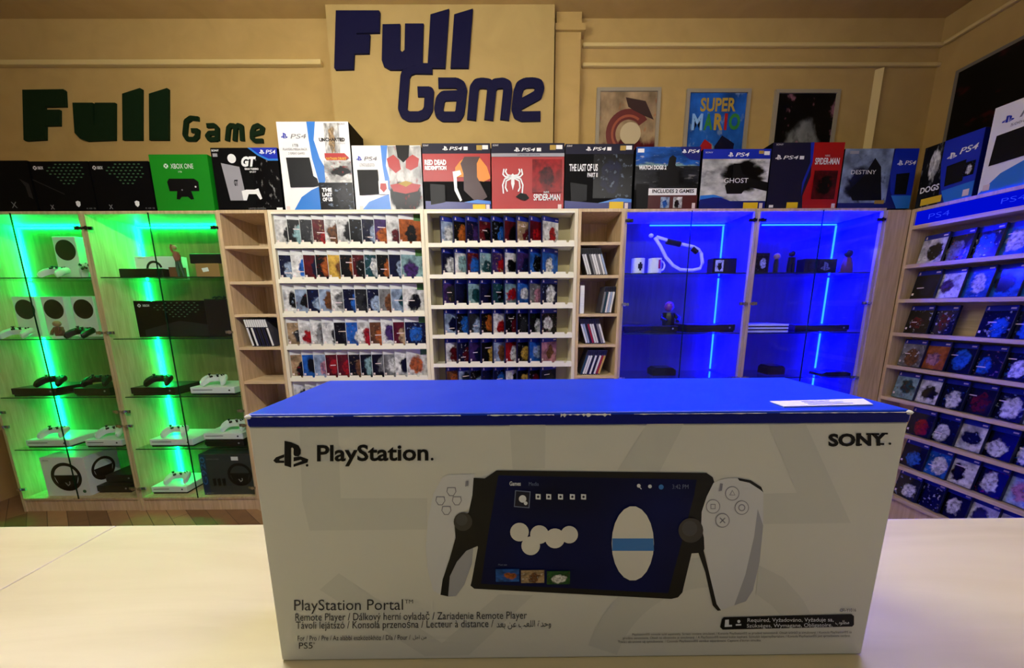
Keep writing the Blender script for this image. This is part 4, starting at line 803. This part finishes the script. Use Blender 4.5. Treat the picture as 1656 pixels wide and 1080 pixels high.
def ball(r, c, sx=1, sz=1): return ('l', [(0, -r*sz)]+[(r*cos(a), r*sz*sin(a)) for a in (-1.1, -.6, 0, .6, 1.1)]+[(0, r*sz)], c, sx)
BRN = M('figure_brown', (112, 66, 44), .5); SKN = M('figure_tan', (170, 130, 96), .5)
figurine((gx(94, 547, 2.36), 2.375, G1+.0005), [('base', [('l', [(.036, 0), (.036, .012), (.03, .016)], (0, 0, 0))], WHTP), ('body', [('t', [(0, 0, .014), (0, 0, .05), (0, 0, .075)], [.02, .024, .018]), ('t', [(-.02, 0, .07), (-.034, -.01, .045), (-.03, -.02, .025)], [.009, .008, .008]), ('t', [(.02, 0, .07), (.034, -.01, .05), (.03, -.02, .03)], [.009, .008, .008])], BRN), ('head', [ball(.02, (0, -.004, .095))], SKN)],
         'small brown figurine on a white round base, second shelf of left green cabinet')
def put_console(x, y, Y, z, lab_c, lab_p, white, dx=.12, group=None, w_=.295, padw=None):
    X = gx(x, y, Y); slab_console((X, Y, z+.0005), lab_c, white, w_=w_)
    if lab_p: pad_on(X+dx, Y+.075, z+.0556, lab_p, white if padw is None else padw)
put_console(20, 640, 2.36, G2, 'black flat console under a black gamepad, third shelf of left green cabinet', 'black gamepad on the left-hand black console of the third shelf', False, .2)
put_console(121, 640, 2.36, G2, 'black flat console against the divider, third shelf of left green cabinet', 'black gamepad on the black console against the cabinet divider', False, .10, w_=.24)
put_console(43, 721, 2.36, G3, 'white flat console, left one on fourth shelf of left green cabinet', 'white gamepad on the left white console of the fourth shelf', True, .13)
put_console(139, 721, 2.36, G3, 'white flat console, right one on fourth shelf against the divider', 'white gamepad on the white console beside the cabinet divider', True, .12, w_=.25)
put_console(213, 640, 2.36, G2, 'black flat console, third shelf of the second green cabinet', 'dark gamepad on the black console of the second green cabinet', False, .14)
put_console(309, 638, 2.36, G2, 'white flat console beside the black one on third shelf', 'white gamepad on the white console of the third shelf', True, .12)
put_console(243, 720, 2.36, G3, 'white flat console, left one on fourth shelf of second green cabinet', 'white gamepad on the left white console, fourth shelf of second cabinet', True, .13)
slab_console((gx(332, 724, 2.36), 2.36, G3+.0005), 'black console lying under a white console on the fourth shelf', False, h_=.04, w_=.27)
slab_console((gx(332, 724, 2.36), 2.36, G3+.041), 'white flat console stacked on a dark one near the cubby column', True, w_=.27); pad_on(gx(332, 724, 2.36)+.17, 2.435, G3+.0962, 'white gamepad on the stacked white console near the cubby column')
put_console(246, 797, 2.36, GB, 'white flat console on the cabinet floor beside the dark wheel box', 'white gamepad on the console standing on the cabinet floor', True, .14, w_=.25)
put_console(158, 796, 2.38, GB, 'black flat console on the floor of the left green cabinet', None, False, w_=.24)
slab_console((gx(158, 796, 2.38)+.03, 2.42, GB+.056), 'black console tilted on top of the one on cabinet floor', False, w_=.2, h_=.06, d_=.18)
# wheel boxes
def wheel(k, u, v, rr, sx, flat=.9):
    y = k.ly(); b = MB(); x, z = k.P(u, v); b.ring(x, z, rr*.78, rr, y, y+.0004, sx=sx); b.prism([(x-rr*.8*sx, z+.12*rr), (x+rr*.8*sx, z+.12*rr), (x+rr*.6*sx, z-.5*rr), (x+.35*rr*sx, z-rr*.95), (x-.35*rr*sx, z-rr*.95), (x-rr*.6*sx, z-.5*rr)], y, y+.0004); b.build('wheel_picture', BLK, k.r)
    b = MB(); y = k.ly(); b.stroke([(x-.14*rr, z-.4*rr), (x, z-.62*rr), (x+.14*rr, z-.5*rr), (x+.14*rr, z-.32*rr)], .006, y, y+.0003); b.build('picture', SIL, k.r)
k = carton(.30, .285, .21, (-3.24, 2.345, GB+.0005), 'white box picturing a black racing wheel on the cabinet floor', [WHT, WHT], group='racing wheel boxes'); wheel(k, .52, .5, .105, 1); k.text('xbox', .05, .05, .2, .09, GRY); k.disc('logo', .87, .88, .012, M('print_mid_green', (50, 100, 60), .5))
rr_ = k.r; b = MB()
def side(p): return p
y0 = .3002
for i in range(28):
    a = 2*pi*i/28; c = 2*pi*(i+1)/28; q = []
    for rad, an in ((.066, a), (.085, a), (.085, c), (.066, c)): q.append(b.v(y0+.0004, .105+rad*cos(an)*.9, .16+rad*sin(an)))
    b.f(q)
b.f([b.v(y0+.0004, .105+p[0], .16+p[1]) for p in ((-.06, .012), (.06, .012), (.05, -.04), (.03, -.08), (-.03, -.08), (-.05, -.04))]); b.build('wheel_picture', BLK, rr_)
k = carton(.37, .30, .2, (-2.148, 2.345, GB+.0005), 'dark grey box picturing a racing wheel and pedals on cabinet floor', [M('box_charcoal', (40, 46, 50), .5)]*2, group='racing wheel boxes'); k.rect('side_band', 0, 0, .12, 1, M('box_dark_blue', (10, 36, 70), .5)); wheel(k, .72, .5, .085, 1); k.rect('label', .6, .06, .73, .15, WHT)
y = k.ly(); a_, c_ = k.P(.015, .75), k.P(.105, .06)
lettering(k.r, 'G920', lambda u, v: (a_[0]+(c_[0]-a_[0])*(1-v), y, a_[1]+(c_[1]-a_[1])*u), M('print_mid_blue', (30, 96, 150), .5), .01)
k.text('RACING WHEEL', .14, .1, .38, .13, GRY); [k.poly('picture', [(u, .6), (u+.06, .58), (u+.06, .76), (u+.01, .78)], BLK) for u in (.2, .29, .38)]; k.text('logitech', .02, .94, .18, .97, SIL)
# top shelf of the second green cabinet
k = carton(.30, .15, .06, (gx(218, 437, 2.52), 2.53, G0+.0005), 'white headset box with black headset picture, on the top green shelf', [WHT, WHT], group='boxes on the green shelves'); y = k.ly(); b = MB(); b.ring(*k.P(.42, .55), .04, .055, y, y+.0004, a0=.2, a1=3.4, n=16); x, z = k.P(.42, .55); b.prism([(x-.058, z+.005), (x-.036, z+.005), (x-.03, z-.06), (x-.055, z-.06)], y, y+.0004); b.build('picture', BLK, k.r); k.rect('picture', .8, .58, .95, .68, BLK); k.rect('picture', .8, .76, .95, .86, BLK); k.text('XBOX', .08, .05, .25, .1, GRY)
b = MB(); b.box(0, .28, 0, .066, 0, .058, bev=.004); o = b.build('sensor_bar', BLKP); o.location = (gx(188, 446, 2.38), 2.40, G0+.0005); tag(o, 'black sensor bar lying before the white headset box', 'sensor bar', 'black sensor bars')
k = carton(.15, .088, .12, (gx(318, 444, 2.40), 2.40, G0+.0005), 'brown cardboard box with white sticker under a black sensor bar', [M('kraft_card', (150, 112, 62), .7)]*2, group='boxes on the green shelves'); k.poly('sticker', [(.25, .35), (.52, .28), (.56, .55), (.3, .62)], WHT)
b = MB(); b.box(0, .23, 0, .066, 0, .06, bev=.004); o = b.build('sensor_bar', BLKP); o.location = (gx(305, 424, 2.40), 2.41, G0+.0892); tag(o, 'black sensor bar on top of the brown cardboard box', 'sensor bar', 'black sensor bars')
k = carton(.07, .07, .05, (gx(270, 446, 2.42), 2.44, G0+.0005), 'small brown box behind the slim standing figurine', [M('kraft_card_dark', (110, 70, 40), .7)]*2, group='boxes on the green shelves')
figurine((gx(291, 445, 2.38), 2.385, G0+.003), [('legs', [('t', [(-.008, 0, 0), (-.012, 0, .05), (-.006, 0, .1)], [.008, .009, .011]), ('t', [(.024, 0, 0), (.014, 0, .05), (.004, 0, .1)], [.008, .009, .011])], M('figure_dark_green', (40, 70, 50), .5)), ('torso', [('t', [(0, 0, .095), (-.004, 0, .13), (-.008, 0, .155)], [.015, .02, .014]), ('t', [(.01, 0, .15), (.022, -.01, .125), (.016, -.02, .1)], [.007, .006, .006]), ('t', [(-.024, 0, .15), (-.03, -.005, .175), (-.024, -.005, .2)], [.007, .006, .006])], M('figure_red_brown', (130, 60, 44), .5)), ('head', [ball(.014, (-.01, 0, .182))], SKN)],
         'slim standing figurine with raised arm on the top green shelf')
k = carton(.48, .24, .15, (-2.50, 2.45, G1+.0005), 'black console box with dots behind glass on the second green shelf', [CRD, CRD], group='boxes on the green shelves'); xbx(k); k.poly('picture', [(.1, .8), (.6, .55), (1, .66), (1, .98), (.1, .98)], DGR)
r = empty('game_console', (gx(341, 530, 2.42)-.02, 2.42, G1+.0005)); tag(r, 'black upright console tower at right end of second green shelf', 'game console')
b = MB(); b.box(0, .15, 0, .15, 0, .25, bev=.004); b.build('shell', BLKP, r); b = MB(); b.tube([(.02+.10*i/12, .05+.02*sin(i), .257+.008*sin(i*1.3)) for i in range(13)], .006); b.build('cable', BLKP, r)

# blue cabinets
Q0, Q1, Q2 = SH_B[:3]
def mug(x, Y, z, label, pic, handle):
    r = empty('mug', (x, Y, z+.0005)); tag(r, label, 'mug', 'mugs on the blue shelf')
    b = MB(); b.lathe([(.037, 0), (.041, .004), (.041, .096), (.038, .096), (.038, .01), (0, .008)], n=28); b.build('cup', WHTP, r, smooth=True)
    if handle: b = MB(); b.tube([(.038+.026*sin(pi*i/10), 0, .05+.03*cos(pi*i/10)) for i in range(11)], .006, 8); b.build('handle', WHTP, r, smooth=True)
    b = MB()
    for a0, a1, z0, z1, mi in pic:
        for i in range(6):
            a, c = a0+(a1-a0)*i/6, a0+(a1-a0)*(i+1)/6
            b.f([b.v(.0416*sin(t), -.0416*cos(t), zz) for t, zz in ((a, z0), (c, z0), (c, z1), (a, z1))], mi)
    b.build('printed_motif', [NVY, RED, DGR], r)
mug(gx(1031, 439, 2.4), 2.40, Q0, 'white mug with black emblem at left end of top blue shelf', [(-.3, .4, .03, .06, 0), (-.1, .2, .018, .07, 0)], False)
mug(gx(1057, 439, 2.4)+.004, 2.40, Q0, 'white mug with red motif and handle beside the emblem mug', [(.2, .7, .03, .085, 1), (.7, .8, .04, .07, 2)], True)
r = empty('aim_controller', (0, 2.42, Q0)); tag(r, 'white tubular loop aiming controller on the top blue shelf', 'controller')
def AQ(x, y): p = px(x, y, 2.42); return (p.x, 0, p.z-Q0)
zmin = AQ(1100, 436)[2]
def AQ2(x, y): q = AQ(x, y); return (q[0], 0, max(.0105, q[2]))
b = MB(); b.tube([AQ2(*p) for p in ((1059, 384), (1068, 398), (1077, 416), (1088, 429), (1100, 436), (1120, 437), (1132, 434), (1136, 425), (1134, 410), (1130, 404), (1121, 399), (1108, 396), (1100, 394), (1078, 388), (1062, 383))], .0105, 12); b.build('loop_frame', WHTP, r, smooth=True)
b = MB(); b.tube([AQ2(1078, 390), AQ2(1100, 394.5)], .019, 12); b.build('grip_cover', BLKP, r); b = MB(); b.tube([AQ2(1119, 401), AQ2(1127, 408)], .016, 12); b.build('rear_grip', BLKP, r); b = MB(); x, _, z = AQ(1053, 381); b.lathe([(0, -.015), (.012, -.009), (.016, 0), (.012, .009), (0, .015)], (x, 0, z), 14); b.build('tracking_ball', WHTP, r, smooth=True)
def dbox(x0, x1, y, h, Y, z, label, art): 
    X = gx(x0, y, Y); k = carton(gx(x1, y, Y)-X, h, .07, (X, Y, z+.0005), label, [BLKP, BLKP], group='small boxes on the blue shelves'); k.art(.1, .12, .45 if x1-x0 > 30 else .9, .85, cover_mat(art)); return k
k = dbox(1152, 1190, 438, .10, 2.42, Q0, 'dark small box with white picture by the blue divider', 'wkg')
k = dbox(1219, 1242, 437, .13, 2.42, Q0, 'dark box with white markings at left of the right blue cabinet', 'kwg')
k = dbox(1300, 1352, 438, .095, 2.44, Q0, 'wide dark box with symbol logo on the top shelf of right blue cabinet', 'kng'); k.ps(.5, .2, .8, .8, GRY)
figurine((gx(1254, 437, 2.42), 2.42, Q0+.0005), [('body', [('t', [(0, 0, 0), (0, 0, .06), (0, 0, .09)], [.014, .016, .012])], DGR), ('head', [ball(.02, (0, 0, .108))], SKN)], 'small big-headed figurine on the top shelf of right blue cabinet')
figurine((gx(1278, 437, 2.42), 2.42, Q0+.0005), [('body', [('t', [(-.012, 0, 0), (-.01, 0, .05), (0, 0, .1)], [.012, .014, .02]), ('t', [(.014, 0, 0), (.012, 0, .05), (0, 0, .1)], [.012, .014, .02])], BLKP), ('head', [ball(.02, (0, 0, .125))], BLKP)], 'black standing figurine beside the wide dark box')
figurine((gx(1368, 436, 2.42), 2.42, Q0+.0005), [('body', [('t', [(0, 0, 0), (0, 0, .06), (0, 0, .1)], [.035, .03, .02])], M('figure_dark_red', (90, 10, 20), .5)), ('head', [ball(.026, (0, 0, .125))], BLKP)], 'dark red squat figurine at right of top blue shelf')
slab_console((gx(1008, 540, 2.37), 2.37, Q1+.0005), 'black flat console under the seated figurine, second blue shelf', False, w_=.36, h_=.045)
figurine((gx(1084, 530, 2.42), 2.44, Q1+.046), [('body', [('t', [(0, .02, .0), (0, .02, .05), (0, .02, .085)], [.04, .042, .03]), ('t', [(-.035, .02, .075), (-.055, -.01, .045), (-.035, -.04, .03)], [.014, .013, .012]), ('t', [(.035, .02, .075), (.055, -.01, .045), (.035, -.04, .03)], [.014, .013, .012])], BLKP), ('head', [ball(.03, (-.005, .01, .125), 1, 1.15)], M('figure_purple', (120, 50, 130), .4))], 'black seated figurine with purple head on a console')
slab_console((gx(1110, 539, 2.38), 2.38, Q1+.0005), 'black flat console right of the seated figurine', False, w_=.32, h_=.052)
for i in range(3):
    b = MB(); b.box(0, .30, 0, .2, 0, .012, bev=.002); o = b.build('white_tray', WHTP); o.location = (1.542, 2.365, Q1+.0005+.0205*i)
    tag(o, f'thin white case, {["lowest", "middle", "topmost"][i]} of the striped stack in the right blue cabinet', 'case', 'thin cases in a stack')
    if i < 2: b = MB(); b.box(.004, .296, .004, .196, .0122, .0203); q = b.build('dark_underside', BLKP, o)
slab_console((gx(1285, 537, 2.38), 2.38, Q1+.0005), 'black flat console right of the white striped stack', False, w_=.36, h_=.045)
def lump(x0, x1, y, h, Y, z, label):
    X = gx(x0, y, Y); W_ = gx(x1, y, Y)-X; b = MB(); b.prism([(0, 0), (W_, 0), (W_, h*.7), (W_*.85, h), (W_*.15, h), (0, h*.7)], 0, .1); o = b.build('headset_case', BLKP); o.location = (X, Y, z+.0005); tag(o, label, 'case', 'dark cases on the lower blue shelves')
lump(1055, 1092, 613, .055, 2.40, Q2, 'black rounded case on the third shelf of the left blue cabinet'); lump(1240, 1268, 611, .06, 2.42, Q2, 'black case on third shelf of the right blue cabinet, nearer the divider'); lump(1325, 1372, 626, .03, 2.34, Q2, 'low black case at right on third shelf of right blue cabinet')
